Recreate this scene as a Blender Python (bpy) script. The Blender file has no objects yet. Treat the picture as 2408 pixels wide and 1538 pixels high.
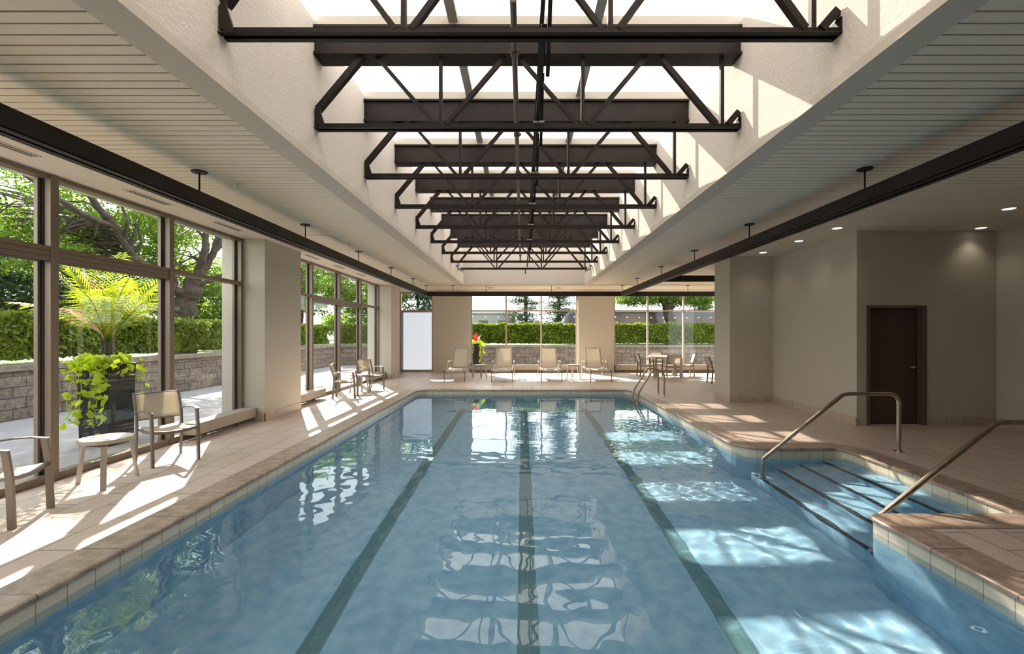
import bpy, math, random
import numpy as np
from mathutils import Vector, Matrix
from mathutils.geometry import tessellate_polygon
random.seed(7)
PI = math.pi
SC = bpy.context.scene
COL = SC.collection
F = 1070.0; CX = 1228.5; CY = 784.0; H = 1.64

# ------------------------------------------------------------------ camera, sky, sun, exposure
cam = bpy.data.cameras.new('camera'); cam_o = bpy.data.objects.new('camera', cam); COL.objects.link(cam_o)
cam.sensor_width = 36; cam.sensor_fit = 'HORIZONTAL'; cam.lens = F/2408*36
cam.shift_x = -(CX-1204)/2408; cam.shift_y = (CY-769)/2408
cam.clip_start = 0.05; cam.clip_end = 500
cam_o.location = (0, 0, H); cam_o.rotation_euler = (PI/2, 0, 0)
SC.camera = cam_o
SC.view_settings.view_transform = 'Standard'; SC.view_settings.look = 'None'
SC.view_settings.gamma = 1; SC.view_settings.use_curve_mapping = False
SC.view_settings.exposure = 0.26
SC.cycles.use_denoising = True
SC.cycles.max_bounces = 10; SC.cycles.diffuse_bounces = 6; SC.cycles.glossy_bounces = 4
SC.cycles.transmission_bounces = 8; SC.cycles.transparent_max_bounces = 24
SC.cycles.sample_clamp_indirect = 6.0
SC.cycles.blur_glossy = 0.5
SKY = 3.4; SUN = 30.0
AZ = math.radians(28.5); EL = math.radians(35.5)
w = bpy.data.worlds.new('sky'); SC.world = w; w.use_nodes = True
nt = w.node_tree; bg = nt.nodes['Background']
tc = nt.nodes.new('ShaderNodeTexCoord'); sp = nt.nodes.new('ShaderNodeSeparateXYZ')
cr = nt.nodes.new('ShaderNodeValToRGB')
nt.links.new(tc.outputs['Generated'], sp.inputs[0]); nt.links.new(sp.outputs['Z'], cr.inputs[0])
cr.color_ramp.elements[0].position = 0.0; cr.color_ramp.elements[0].color = (.95, .95, .93, 1)
cr.color_ramp.elements[1].position = 0.9; cr.color_ramp.elements[1].color = (.84, .90, 1.0, 1)
nt.links.new(cr.outputs[0], bg.inputs[0]); bg.inputs[1].default_value = SKY
sl = bpy.data.lights.new('sun', 'SUN'); so = bpy.data.objects.new('sun', sl); COL.objects.link(so)
sl.energy = SUN; sl.color = (1, .88, .74); sl.angle = math.radians(0.6)
sd = Vector((math.sin(AZ)*math.cos(EL), -math.cos(AZ)*math.cos(EL), -math.sin(EL)))
so.rotation_euler = sd.to_track_quat('-Z', 'Y').to_euler()
so.location = (-20, 30, 25)

def W(px, py, Y):
    return Vector(((px-CX)*Y/F, Y, H+(CY-py)*Y/F))

# ------------------------------------------------------------------ mesh helpers
class MB:
    def __init__(s): s.v = []; s.f = []; s.m = []; s.mi = 0
    def add(s, vs, fs):
        b = len(s.v); s.v += [tuple(v) for v in vs]
        s.f += [tuple(i+b for i in f) for f in fs]; s.m += [s.mi]*len(fs); return s
    def box(s, x0, x1, y0, y1, z0, z1):
        x0, x1 = min(x0, x1), max(x0, x1); y0, y1 = min(y0, y1), max(y0, y1); z0, z1 = min(z0, z1), max(z0, z1)
        return s.add([(x0,y0,z0),(x1,y0,z0),(x1,y1,z0),(x0,y1,z0),(x0,y0,z1),(x1,y0,z1),(x1,y1,z1),(x0,y1,z1)],
              [(0,3,2,1),(4,5,6,7),(0,1,5,4),(1,2,6,5),(2,3,7,6),(3,0,4,7)])
    def sweep(s, path, side, prof, closed_ends=True):
        """prof: [(a,b)] a along side vector, b along in-plane normal."""
        side = Vector(side).normalized(); P = [Vector(p) for p in path]; n = len(P); k = len(prof); vs = []
        for i, p in enumerate(P):
            d0 = (P[i]-P[i-1]).normalized() if i else (P[1]-P[0]).normalized()
            d1 = (P[i+1]-P[i]).normalized() if i < n-1 else d0
            t = (d0+d1).normalized(); nn = side.cross(t)
            if nn.length < 1e-6: nn = Vector((0,0,1))
            nn.normalize(); c = max(.5, d0.dot(t)); sd2 = t.cross(nn).normalized()*-1
            for a, b in prof: vs.append(p+sd2*a*(1)+nn*(b/c))
        fs = []
        for i in range(n-1):
            for j in range(k):
                j2 = (j+1) % k
                fs.append((i*k+j, i*k+j2, (i+1)*k+j2, (i+1)*k+j))
        if closed_ends: fs.append(tuple(range(k-1, -1, -1))); fs.append(tuple((n-1)*k+j for j in range(k)))
        return s.add(vs, fs)
    def bar(s, p0, p1, w, t, side=None):
        p0 = Vector(p0); p1 = Vector(p1)
        if side is None:
            d = (p1-p0).normalized(); side = Vector((0,0,1)).cross(d)
            if side.length < 1e-3: side = Vector((1,0,0))
        return s.sweep([p0, p1], side, [(-w/2,-t/2),(w/2,-t/2),(w/2,t/2),(-w/2,t/2)])
    def strap(s, path, side, w, t):
        return s.sweep(path, side, [(-w/2,-t/2),(w/2,-t/2),(w/2,t/2),(-w/2,t/2)])
    def tube(s, path, side, r, n=12):
        return s.sweep(path, side, [(r*math.cos(2*PI*i/n), r*math.sin(2*PI*i/n)) for i in range(n)])
    def limb(s, path, radii, n=8):
        P = [Vector(p) for p in path]; vs = []; 
        for i, p in enumerate(P):
            t = (P[min(i+1, len(P)-1)]-P[max(i-1, 0)]).normalized()
            a = t.orthogonal().normalized() if i == 0 else (a-t*a.dot(t)).normalized()
            b = t.cross(a)
            for j in range(n):
                th = 2*PI*j/n; vs.append(p+(a*math.cos(th)+b*math.sin(th))*radii[i])
        fs = [(i*n+j, i*n+(j+1) % n, (i+1)*n+(j+1) % n, (i+1)*n+j) for i in range(len(P)-1) for j in range(n)]
        fs.append(tuple(range(n-1, -1, -1))); fs.append(tuple((len(P)-1)*n+j for j in range(n)))
        return s.add(vs, fs)
    def lathe(s, prof, c=(0,0,0), n=32):
        c = Vector(c); k = len(prof); vs = []
        for j in range(n):
            a = 2*PI*j/n
            for r, z in prof: vs.append(c+Vector((r*math.cos(a), r*math.sin(a), z)))
        fs = [(j*k+i, ((j+1) % n)*k+i, ((j+1) % n)*k+i+1, j*k+i+1) for j in range(n) for i in range(k-1)]
        if prof[0][0] > 1e-5: fs.append(tuple(j*k for j in range(n-1, -1, -1)))
        if prof[-1][0] > 1e-5: fs.append(tuple(j*k+k-1 for j in range(n)))
        return s.add(vs, fs)
    def build(s, name, mats, parent=None, smooth=False, bevel=0):
        me = bpy.data.meshes.new(name); me.from_pydata(s.v, [], s.f)
        if not isinstance(mats, (list, tuple)): mats = [mats]
        for m in mats: me.materials.append(m)
        me.polygons.foreach_set('material_index', s.m)
        if smooth: me.polygons.foreach_set('use_smooth', [True]*len(s.f))
        me.update()
        o = bpy.data.objects.new(name, me); COL.objects.link(o)
        if parent: o.parent = parent
        if bevel:
            b = o.modifiers.new('edge', 'BEVEL'); b.width = bevel; b.segments = 2; b.limit_method = 'ANGLE'; b.angle_limit = .7
        return o
def soften(o, ang=40):
    for p in o.data.polygons: p.use_smooth = True
    try: o.data.set_sharp_from_angle(angle=math.radians(ang))
    except Exception: pass
    return o
def fast_quads(name, V, n_per, mat, parent=None):
    """V: (N*n_per,3) array of polygons with n_per corners."""
    V = np.asarray(V, dtype=np.float32); N = len(V)//n_per
    me = bpy.data.meshes.new(name)
    me.vertices.add(len(V)); me.vertices.foreach_set('co', V.ravel())
    me.loops.add(len(V)); me.loops.foreach_set('vertex_index', np.arange(len(V), dtype=np.int32))
    me.polygons.add(N); me.polygons.foreach_set('loop_start', np.arange(0, len(V), n_per, dtype=np.int32))
    me.polygons.foreach_set('loop_total', np.full(N, n_per, dtype=np.int32))
    me.update(calc_edges=True); me.validate(); me.materials.append(mat)
    o = bpy.data.objects.new(name, me); COL.objects.link(o)
    if parent: o.parent = parent
    return o
def tag(o, label=None, cat=None, group=None, kind=None):
    for k, v in (('label', label), ('category', cat), ('group', group), ('kind', kind)):
        if v: o[k] = v
    return o
def thing(name, label, cat, loc=(0,0,0), rz=0, group=None):
    o = bpy.data.objects.new(name, None); o.empty_display_size = .1; COL.objects.link(o)
    o.location = loc; o.rotation_euler = (0, 0, rz)
    return tag(o, label, cat, group)
def structure(o): o['kind'] = 'structure'; return o
def sempty(name, loc=(0,0,0)):
    o = bpy.data.objects.new(name, None); o.empty_display_size = .1; COL.objects.link(o); o.location = loc
    return structure(o)
def copy_tree(o, parent=None):
    c = o.copy(); COL.objects.link(c); c.parent = parent
    for ch in list(o.children): copy_tree(ch, c)
    return c
def arc_path(pts, rads, n=8):
    """polyline with rounded corners"""
    P = [Vector(p) for p in pts]; out = [P[0]]
    for i in range(1, len(P)-1):
        r = rads[i-1] if isinstance(rads, (list, tuple)) else rads
        a = (P[i-1]-P[i]).normalized(); b = (P[i+1]-P[i]).normalized()
        ang = a.angle(b); t = r/math.tan(ang/2)
        p0 = P[i]+a*t; p1 = P[i]+b*t; c = P[i]+(a+b).normalized()*(r/math.sin(ang/2))
        v0 = p0-c; v1 = p1-c; w_ = v0.angle(v1)
        for k in range(n+1):
            f = k/n; out.append(c+(v0*math.sin((1-f)*w_)+v1*math.sin(f*w_))/math.sin(w_))
    out.append(P[-1]); return out

# ------------------------------------------------------------------ materials
def mat(name, col, rough=.6, metal=0, spec=.5, noise=None, bump=None, coat=0):
    """noise=(scale, col2, detail) ; bump=(scale, strength, distance)"""
    m = bpy.data.materials.new(name); m.use_nodes = True; nt = m.node_tree; b = nt.nodes['Principled BSDF']
    b.inputs['Base Color'].default_value = (*col, 1); b.inputs['Roughness'].default_value = rough
    b.inputs['Metallic'].default_value = metal; b.inputs['Specular IOR Level'].default_value = spec
    b.inputs['Coat Weight'].default_value = coat
    if noise or bump:
        tc = nt.nodes.new('ShaderNodeTexCoord')
    if noise:
        n = nt.nodes.new('ShaderNodeTexNoise'); n.inputs['Scale'].default_value = noise[0]; n.inputs['Detail'].default_value = noise[2] if len(noise) > 2 else 4
        r = nt.nodes.new('ShaderNodeValToRGB'); r.color_ramp.elements[0].position = .35; r.color_ramp.elements[1].position = .65
        r.color_ramp.elements[0].color = (*col, 1); r.color_ramp.elements[1].color = (*noise[1], 1)
        nt.links.new(tc.outputs['Object'], n.inputs['Vector']); nt.links.new(n.outputs['Fac'], r.inputs[0]); nt.links.new(r.outputs[0], b.inputs['Base Color'])
    if bump:
        n = nt.nodes.new('ShaderNodeTexNoise'); n.inputs['Scale'].default_value = bump[0]; n.inputs['Detail'].default_value = 3
        k = nt.nodes.new('ShaderNodeBump'); k.inputs['Strength'].default_value = bump[1]; k.inputs['Distance'].default_value = bump[2]
        nt.links.new(tc.outputs['Object'], n.inputs['Vector']); nt.links.new(n.outputs['Fac'], k.inputs['Height']); nt.links.new(k.outputs[0], b.inputs['Normal'])
    return m
def leafmat(name, c1, c2, c3, scale=3, trans=.5, rough=.45):
    m = bpy.data.materials.new(name); m.use_nodes = True; nt = m.node_tree; b = nt.nodes['Principled BSDF']; out = nt.nodes['Material Output']
    tc = nt.nodes.new('ShaderNodeTexCoord'); n = nt.nodes.new('ShaderNodeTexNoise'); n.inputs['Scale'].default_value = scale; n.inputs['Detail'].default_value = 6
    n.inputs['Roughness'].default_value = .75
    r = nt.nodes.new('ShaderNodeValToRGB'); r.color_ramp.elements[0].position = .33; r.color_ramp.elements[1].position = .68
    r.color_ramp.elements[0].color = (*c1, 1); r.color_ramp.elements[1].color = (*c3, 1)
    e = r.color_ramp.elements.new(.5); e.color = (*c2, 1)
    t = nt.nodes.new('ShaderNodeBsdfTranslucent'); mx = nt.nodes.new('ShaderNodeMixShader'); mx.inputs[0].default_value = trans
    br = nt.nodes.new('ShaderNodeMix'); br.data_type = 'RGBA'; br.blend_type = 'MULTIPLY'; br.inputs[0].default_value = 1; br.inputs[7].default_value = (1, 1, .45, 1)
    nt.links.new(tc.outputs['Object'], n.inputs['Vector']); nt.links.new(n.outputs['Fac'], r.inputs[0])
    nt.links.new(r.outputs[0], b.inputs['Base Color']); nt.links.new(r.outputs[0], br.inputs[6]); nt.links.new(br.outputs[2], t.inputs[0])
    b.inputs['Roughness'].default_value = rough; b.inputs['Specular IOR Level'].default_value = .35
    nt.links.new(b.outputs[0], mx.inputs[1]); nt.links.new(t.outputs[0], mx.inputs[2]); nt.links.new(mx.outputs[0], out.inputs[0])
    return m
def brickmat(name, c1, c2, mortar, bw, bh, msize, rot=0, off=(0,0), plane='XY', offset=.5, rough=.6, bumpd=.003, noise=None, spec=.5, gain=None):
    """brick texture; plane gives which object axes are (u,v)"""
    m = bpy.data.materials.new(name); m.use_nodes = True; nt = m.node_tree; b = nt.nodes['Principled BSDF']
    tc = nt.nodes.new('ShaderNodeTexCoord'); s = nt.nodes.new('ShaderNodeSeparateXYZ'); c = nt.nodes.new('ShaderNodeCombineXYZ')
    nt.links.new(tc.outputs['Object'], s.inputs[0])
    for i, ax in enumerate(plane):
        a = nt.nodes.new('ShaderNodeMath'); a.operation = 'ADD'; a.inputs[1].default_value = off[i]
        if ax == 'S':   # X+Y, for walls that run either way
            q = nt.nodes.new('ShaderNodeMath'); q.operation = 'ADD'; nt.links.new(s.outputs['X'], q.inputs[0]); nt.links.new(s.outputs['Y'], q.inputs[1]); nt.links.new(q.outputs[0], a.inputs[0])
        else: nt.links.new(s.outputs[ax], a.inputs[0])
        nt.links.new(a.outputs[0], c.inputs[i])
    t = nt.nodes.new('ShaderNodeTexBrick'); t.offset = offset; t.squash = 1
    t.inputs['Color1'].default_value = (*c1, 1); t.inputs['Color2'].default_value = (*c2, 1); t.inputs['Mortar'].default_value = (*mortar, 1)
    t.inputs['Scale'].default_value = 1; t.inputs['Mortar Size'].default_value = msize; t.inputs['Brick Width'].default_value = bw; t.inputs['Row Height'].default_value = bh
    t.inputs['Mortar Smooth'].default_value = .1; t.inputs['Bias'].default_value = 0
    nt.links.new(c.outputs[0], t.inputs['Vector'])
    src = t.outputs['Color']; hsrc = t.outputs['Fac']
    k = nt.nodes.new('ShaderNodeBump'); k.invert = True; k.inputs['Strength'].default_value = 1; k.inputs['Distance'].default_value = bumpd
    nt.links.new(hsrc, k.inputs['Height'])
    if noise:   # (scale, amount dark, bump)
        n = nt.nodes.new('ShaderNodeTexNoise'); n.inputs['Scale'].default_value = noise[0]; n.inputs['Detail'].default_value = 6; n.inputs['Roughness'].default_value = .65
        nt.links.new(tc.outputs['Object'], n.inputs['Vector'])
        r = nt.nodes.new('ShaderNodeMapRange'); r.inputs['From Min'].default_value = .3; r.inputs['From Max'].default_value = .7
        r.inputs['To Min'].default_value = 1-noise[1]; r.inputs['To Max'].default_value = 1+noise[1]*.3
        nt.links.new(n.outputs['Fac'], r.inputs[0])
        mx = nt.nodes.new('ShaderNodeMix'); mx.data_type = 'RGBA'; mx.blend_type = 'MULTIPLY'; mx.inputs[0].default_value = 1
        nt.links.new(src, mx.inputs[6]); nt.links.new(r.outputs[0], mx.inputs[7]); src = mx.outputs[2]
        if noise[2]:
            k2 = nt.nodes.new('ShaderNodeBump'); k2.inputs['Strength'].default_value = 1; k2.inputs['Distance'].default_value = noise[2]
            nt.links.new(n.outputs['Fac'], k2.inputs['Height']); nt.links.new(k.outputs[0], k2.inputs['Normal']); k = k2
    nt.links.new(src, b.inputs['Base Color']); nt.links.new(k.outputs[0], b.inputs['Normal'])
    b.inputs['Roughness'].default_value = rough; b.inputs['Specular IOR Level'].default_value = spec
    return m
def glassmat(name, tint=(.97,.99,.98), refl=1.0, frost=0, frostcol=(.85,.88,.92)):
    m = bpy.data.materials.new(name); m.use_nodes = True; nt = m.node_tree; nt.nodes.remove(nt.nodes['Principled BSDF']); out = nt.nodes['Material Output']
    f = nt.nodes.new('ShaderNodeFresnel'); ge = nt.nodes.new('ShaderNodeNewGeometry'); mr = nt.nodes.new('ShaderNodeMapRange')
    mr.inputs['To Min'].default_value = 1.5; mr.inputs['To Max'].default_value = 1/1.5   # same reflectance on both faces of the pane
    nt.links.new(ge.outputs['Backfacing'], mr.inputs[0]); nt.links.new(mr.outputs[0], f.inputs[0])
    mu = nt.nodes.new('ShaderNodeMath'); mu.operation = 'MULTIPLY'; mu.inputs[1].default_value = refl; nt.links.new(f.outputs[0], mu.inputs[0])
    t = nt.nodes.new('ShaderNodeBsdfTransparent'); t.inputs[0].default_value = (*tint, 1)
    g = nt.nodes.new('ShaderNodeBsdfGlossy'); g.inputs['Roughness'].default_value = 0.0
    mx = nt.nodes.new('ShaderNodeMixShader'); nt.links.new(mu.outputs[0], mx.inputs[0]); nt.links.new(g.outputs[0], mx.inputs[2])
    if frost:
        tl = nt.nodes.new('ShaderNodeBsdfTranslucent'); tl.inputs[0].default_value = (*frostcol, 1)
        m2 = nt.nodes.new('ShaderNodeMixShader'); m2.inputs[0].default_value = frost
        nt.links.new(t.outputs[0], m2.inputs[1]); nt.links.new(tl.outputs[0], m2.inputs[2]); nt.links.new(m2.outputs[0], mx.inputs[1])
    else: nt.links.new(t.outputs[0], mx.inputs[1])
    nt.links.new(mx.outputs[0], out.inputs[0]); return m
def emit(name, col, st):
    m = bpy.data.materials.new(name); m.use_nodes = True; b = m.node_tree.nodes['Principled BSDF']
    b.inputs['Base Color'].default_value = (*col, 1); b.inputs['Emission Color'].default_value = (*col, 1); b.inputs['Emission Strength'].default_value = st
    return m

M = {}
M['wall'] = mat('painted_wall', (.52,.48,.41), .85, bump=(140, .35, .004))
M['stucco'] = mat('stucco_wall', (.60,.55,.49), .9, bump=(38, .6, .012))
M['trim'] = mat('painted_trim', (.52,.47,.40), .7, bump=(160,.2,.003))
M['plank'] = mat('painted_plank', (.68,.62,.51), .55, bump=(60,.1,.002))
M['groove'] = mat('plank_groove', (.20,.165,.12), .8)
M['soffit'] = mat('soffit', (.62,.56,.49), .8, bump=(120,.2,.003))
M['outer'] = mat('exterior_render', (.50,.49,.47), .9, bump=(60,.3,.004))
M['frame'] = mat('bronze_aluminium', (.215,.165,.125), .42, metal=.35)
M['gasket'] = mat('black_gasket', (.015,.015,.015), .5)
M['steel'] = mat('dark_brown_steel', (.014,.010,.008), .6, spec=.2, noise=(3,(.022,.016,.014),5))
M['trough'] = mat('dark_trough', (.016,.010,.009), .55, spec=.3, noise=(2,(.028,.020,.017)))
M['pale'] = mat('pale_purlin', (.45,.42,.36), .7)
M['glass'] = glassmat('window_glass', refl=.4)
M['skyglass'] = glassmat('white_laminated_skylight_glass', (.80,.79,.78), .7, frost=.38, frostcol=(.62,.60,.57))
M['frost'] = glassmat('frosted_glass', (.9,.93,.97), .6, frost=.97, frostcol=(.26,.28,.31))
M['deck'] = brickmat('deck_tile', (.52,.425,.36), (.56,.465,.40), (.16,.12,.10), .61, .305, .0048, plane='YX', off=(-3.44+6.1, 3.355+6.1), rough=.42, bumpd=.002, noise=(2.2,.10,0))
for nm_, ax_, of_ in (('coping', 'YX', -3.15+6.1), ('coping_x', 'XY', 9.15)):
    M[nm_] = brickmat('travertine_'+nm_, (.37,.285,.225), (.41,.32,.255), (.13,.10,.08), .61, 40, .005, plane=ax_, off=(of_, 15), rough=.38, bumpd=.001, noise=(9,.5,.0012))
M['cove'] = brickmat('baseboard_tile', (.47,.38,.31), (.50,.41,.34), (.25,.19,.15), .31, 3, .004, plane='SZ', off=(.1+9.3, 1), rough=.5, bumpd=.002, noise=(8,.12,0))
M['wtile'] = brickmat('waterline_tile', (.60,.555,.44), (.64,.59,.48), (.33,.30,.24), .20, 2, .004, plane='SZ', off=(.1+10, 1), rough=.25, bumpd=.002)
M['basin'] = mat('pool_plaster', (.22,.41,.57), .7, noise=(7,(.34,.53,.66),8))  # soft mottle in the plaster colour stands in for the rippling light net
M['lane'] = brickmat('lane_tile', (.095,.205,.235), (.11,.225,.255), (.15,.28,.32), .05, .05, .003, plane='XY', off=(10,10), offset=0, rough=.4, bumpd=.001)
M['navy'] = brickmat('step_nosing_tile', (.01,.014,.03), (.014,.02,.04), (.09,.12,.15), .10, .05, .004, plane='YX', off=(10,10), offset=0, rough=.4, bumpd=.001)
M['rail'] = mat('brushed_steel', (.50,.43,.35), .28, metal=1, noise=(20,(.42,.35,.28)))
M['taupe'] = mat('taupe_powder_coat', (.175,.15,.13), .45, metal=.2)
M['taupe2'] = mat('pale_taupe_powder_coat', (.38,.34,.30), .4, metal=.2)
M['tabletop'] = mat('white_tabletop', (.72,.70,.66), .35)
M['towel'] = mat('white_towel', (.8,.8,.82), .95, bump=(300,.5,.004))
M['black'] = mat('black_plastic', (.02,.02,.02), .5)
M['heater'] = mat('heater_enamel', (.40,.34,.27), .45)
M['door'] = mat('brown_door', (.075,.045,.034), .5, noise=(2,(.085,.052,.040)))
M['jamb'] = mat('door_frame_paint', (.12,.082,.065), .45)
M['chrome'] = mat('chrome', (.8,.8,.8), .12, metal=1)
M['diff'] = mat('grille_white', (.5,.46,.4), .5)
M['slot'] = mat('slot_dark', (.10,.085,.07), .8)
M['planter'] = mat('black_glazed_planter', (.012,.012,.014), .25, spec=.35)
M['soil'] = mat('soil', (.03,.02,.015), .95)
M['vine'] = leafmat('lime_vine_leaf', (.32,.44,.012), (.44,.56,.02), (.58,.68,.04), 6, .5)
M['palm'] = leafmat('palm_leaf', (.10,.17,.014), (.22,.28,.025), (.45,.40,.035), 5, .55, .35)
M['dry'] = mat('dry_palm_leaf', (.40,.20,.07), .6)
M['red'] = leafmat('red_flower', (.45,.01,.02), (.6,.02,.05), (.6,.05,.05), 5, .4)
M['bark'] = mat('bark', (.030,.022,.017), .95, noise=(6,(.062,.048,.038),6), bump=(14,1,.04))
M['leafA'] = leafmat('locust_leaf', (.07,.15,.010), (.13,.23,.015), (.24,.35,.03), 1.6, .6)
M['leafB'] = leafmat('evergreen_leaf', (.008,.024,.008), (.014,.04,.011), (.032,.075,.018), 1.5, .25)
M['leafC'] = leafmat('bush_leaf', (.07,.14,.018), (.12,.21,.03), (.21,.31,.05), 1.2, .5)
M['hedge'] = leafmat('hedge_leaf', (.04,.08,.006), (.11,.17,.012), (.28,.33,.03), 9, .42)
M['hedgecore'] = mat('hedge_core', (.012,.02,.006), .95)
M['grassm'] = mat('lawn', (.05,.09,.02), .95, noise=(2,(.08,.13,.03)))
M['path'] = mat('outdoor_concrete', (.20,.19,.195), .85, noise=(1.2,(.24,.23,.23),6), bump=(80,.3,.004))
M['block'] = brickmat('retaining_block', (.17,.135,.11), (.26,.21,.17), (.05,.04,.035), .46, .205, .008, plane='SZ', off=(10,0), rough=.95, bumpd=.03, noise=(9,.55,.06))
M['cap'] = mat('wall_cap_stone', (.15,.12,.10), .95, noise=(6,(.22,.18,.15),6), bump=(20,1,.02))
M['bus'] = mat('coach_paint', (.035,.035,.05), .3, coat=.5)
M['busglass'] = mat('coach_glass', (.10,.075,.07), .15)
M['white'] = mat('white_wall_far', (.30,.30,.30), .7)
M['bulb'] = emit('lit_bulb', (1,.85,.6), 6)
M['lamp'] = emit('downlight_lens', (1,.93,.82), 2.2)
M['sprink'] = mat('white_metal', (.6,.58,.54), .4)
M['pipe'] = mat('brown_pipe', (.075,.058,.05), .4, metal=.3)
def sling(name, c, tr=.35):
    m = bpy.data.materials.new(name); m.use_nodes = True; nt = m.node_tree; b = nt.nodes['Principled BSDF']; out = nt.nodes['Material Output']
    b.inputs['Base Color'].default_value = (*c, 1); b.inputs['Roughness'].default_value = .8
    t = nt.nodes.new('ShaderNodeBsdfTranslucent'); t.inputs[0].default_value = (*[min(1, x*1.15) for x in c], 1)
    mx = nt.nodes.new('ShaderNodeMixShader'); mx.inputs[0].default_value = tr
    tc = nt.nodes.new('ShaderNodeTexCoord'); wv = nt.nodes.new('ShaderNodeTexWave'); wv.inputs['Scale'].default_value = 60
    k = nt.nodes.new('ShaderNodeBump'); k.inputs['Strength'].default_value = .3; k.inputs['Distance'].default_value = .002
    nt.links.new(tc.outputs['Object'], wv.inputs[0]); nt.links.new(wv.outputs['Fac'], k.inputs['Height']); nt.links.new(k.outputs[0], b.inputs['Normal'])
    nt.links.new(b.outputs[0], mx.inputs[1]); nt.links.new(t.outputs[0], mx.inputs[2]); nt.links.new(mx.outputs[0], out.inputs[0]); return m
M['sling'] = sling('beige_sling_mesh', (.60,.55,.46))
def watermat():
    m = bpy.data.materials.new('pool_water'); m.use_nodes = True; nt = m.node_tree; nt.nodes.remove(nt.nodes['Principled BSDF']); out = nt.nodes['Material Output']
    g = nt.nodes.new('ShaderNodeBsdfGlass'); g.inputs['IOR'].default_value = 1.333; g.inputs['Roughness'].default_value = 0; g.inputs['Color'].default_value = (.93,.985,1,1)
    nt.links.new(g.outputs[0], out.inputs[0]); return m
M['water'] = watermat()

# ------------------------------------------------------------------ pool
def corner_loop(pts, rs, off=0.0, n=7):
    """rounded closed polygon, CCW round the water; off>0 moves it onto the land"""
    N = len(pts); out = []
    q = []
    for i in range(N):
        p0 = Vector(pts[i-1]); p = Vector(pts[i]); p1 = Vector(pts[(i+1) % N])
        d0 = (p-p0).normalized(); d1 = (p1-p).normalized()
        n0 = Vector((d0.y, -d0.x)); n1 = Vector((d1.y, -d1.x))
        cr_ = d0.x*d1.y-d0.y*d1.x
        c = p+(n0+n1)*off
        r = rs[i]+off if cr_ > 0 else max(rs[i]-off, .004)
        s = c-d0*r; e = c+d1*r; ctr = c-d0*r+(-n0 if cr_ > 0 else n0)*r
        v0 = s-ctr; v1 = e-ctr; wv = v0.angle(v1)
        for k in range(n+1):
            f = k/n; out.append(ctr+(v0*math.sin((1-f)*wv)+v1*math.sin(f*wv))/math.sin(wv))
    return out
PP = [(-3.05,-1.5),(3.12,-1.5),(3.12,4.12),(4.55,4.12),(4.55,6.5),(3.12,6.5),(3.12,13.2),(-3.05,13.2)]
PR = [.3,.3,.11,.16,.14,.42,.22,.28]
lip = corner_loop(PP, PR, -.02); wallL = corner_loop(PP, PR, 0); outL = corner_loop(PP, PR, .3)
n = len(lip)
XR, YB, YF = 10.2, -5.0, 19.5
# deck floor with the hole
outer = [Vector((-5.35, YB)), Vector((XR, YB)), Vector((XR, YF)), Vector((-5.35, YF))]
hole = outL
allp = [Vector((p.x, p.y, 0)) for p in outer]+[Vector((p.x, p.y, 0)) for p in hole]
tris = tessellate_polygon([[Vector((p.x,p.y,0)) for p in outer], [Vector((p.x,p.y,0)) for p in hole]])
mb = MB(); mb.add(allp, [tuple(t) for t in tris]); fl = structure(mb.build('floor', M['deck']))
for p in fl.data.polygons:
    if p.normal.z < 0: p.flip()
# coping
mb = MB(); vs = []
for i in range(n):
    a, b = lip[i], outL[i]; m_ = a+(b-a).normalized()*.012
    vs += [(b.x,b.y,.0),(b.x,b.y,.006),(m_.x,m_.y,.006),(a.x,a.y,-.004),(a.x,a.y,-.026),(m_.x,m_.y,-.034),(wallL[i].x+(b-a).normalized().x*.03,wallL[i].y+(b-a).normalized().y*.03,-.034)]
k = 7; fs = [(i*k+j, ((i+1) % n)*k+j, ((i+1) % n)*k+j+1, i*k+j+1) for i in range(n) for j in range(k-1)]
for i in range(n):
    e_ = lip[(i+1) % n]-lip[i]; mb.m += [1 if abs(e_.x) > abs(e_.y) else 0]*(k-1)
mb.v = vs; mb.f = fs; structure(mb.build('trim_coping', [M['coping'], M['coping_x']]))
# basin
mb = MB()
def depth(y): return -1.25-.35*max(0, min(1, (y-4)/9))
vs = []; zs = [-.03, -.26]
for z in zs: vs += [(p.x, p.y, z) for p in wallL]
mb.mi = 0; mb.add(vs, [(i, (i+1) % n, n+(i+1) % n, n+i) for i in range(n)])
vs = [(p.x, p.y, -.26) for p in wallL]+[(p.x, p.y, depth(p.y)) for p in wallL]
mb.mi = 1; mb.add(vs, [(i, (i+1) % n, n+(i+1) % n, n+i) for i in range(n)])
LX = [(c_-.085, c_+.085) for c_ in (-1.575, .045, 1.655)]
ys = [-1.6, 4.0]+[4+9*i/12 for i in range(1, 13)]+[13.3]
xs = [-3.1]; 
for a, b in LX: xs += [a, b]
xs += [3.12, 4.6]
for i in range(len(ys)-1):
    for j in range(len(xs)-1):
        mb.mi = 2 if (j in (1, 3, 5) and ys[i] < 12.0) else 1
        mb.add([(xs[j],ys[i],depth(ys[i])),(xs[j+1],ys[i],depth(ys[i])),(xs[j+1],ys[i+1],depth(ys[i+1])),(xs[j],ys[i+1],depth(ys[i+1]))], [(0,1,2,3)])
mb.mi = 2
for a, b in LX: mb.box(a-.25, b+.25, 11.75, 11.95, depth(11.95)-.02, depth(11.75)+.004)
basin = structure(mb.build('pool_basin', [M['wtile'], M['basin'], M['lane']]))
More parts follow.
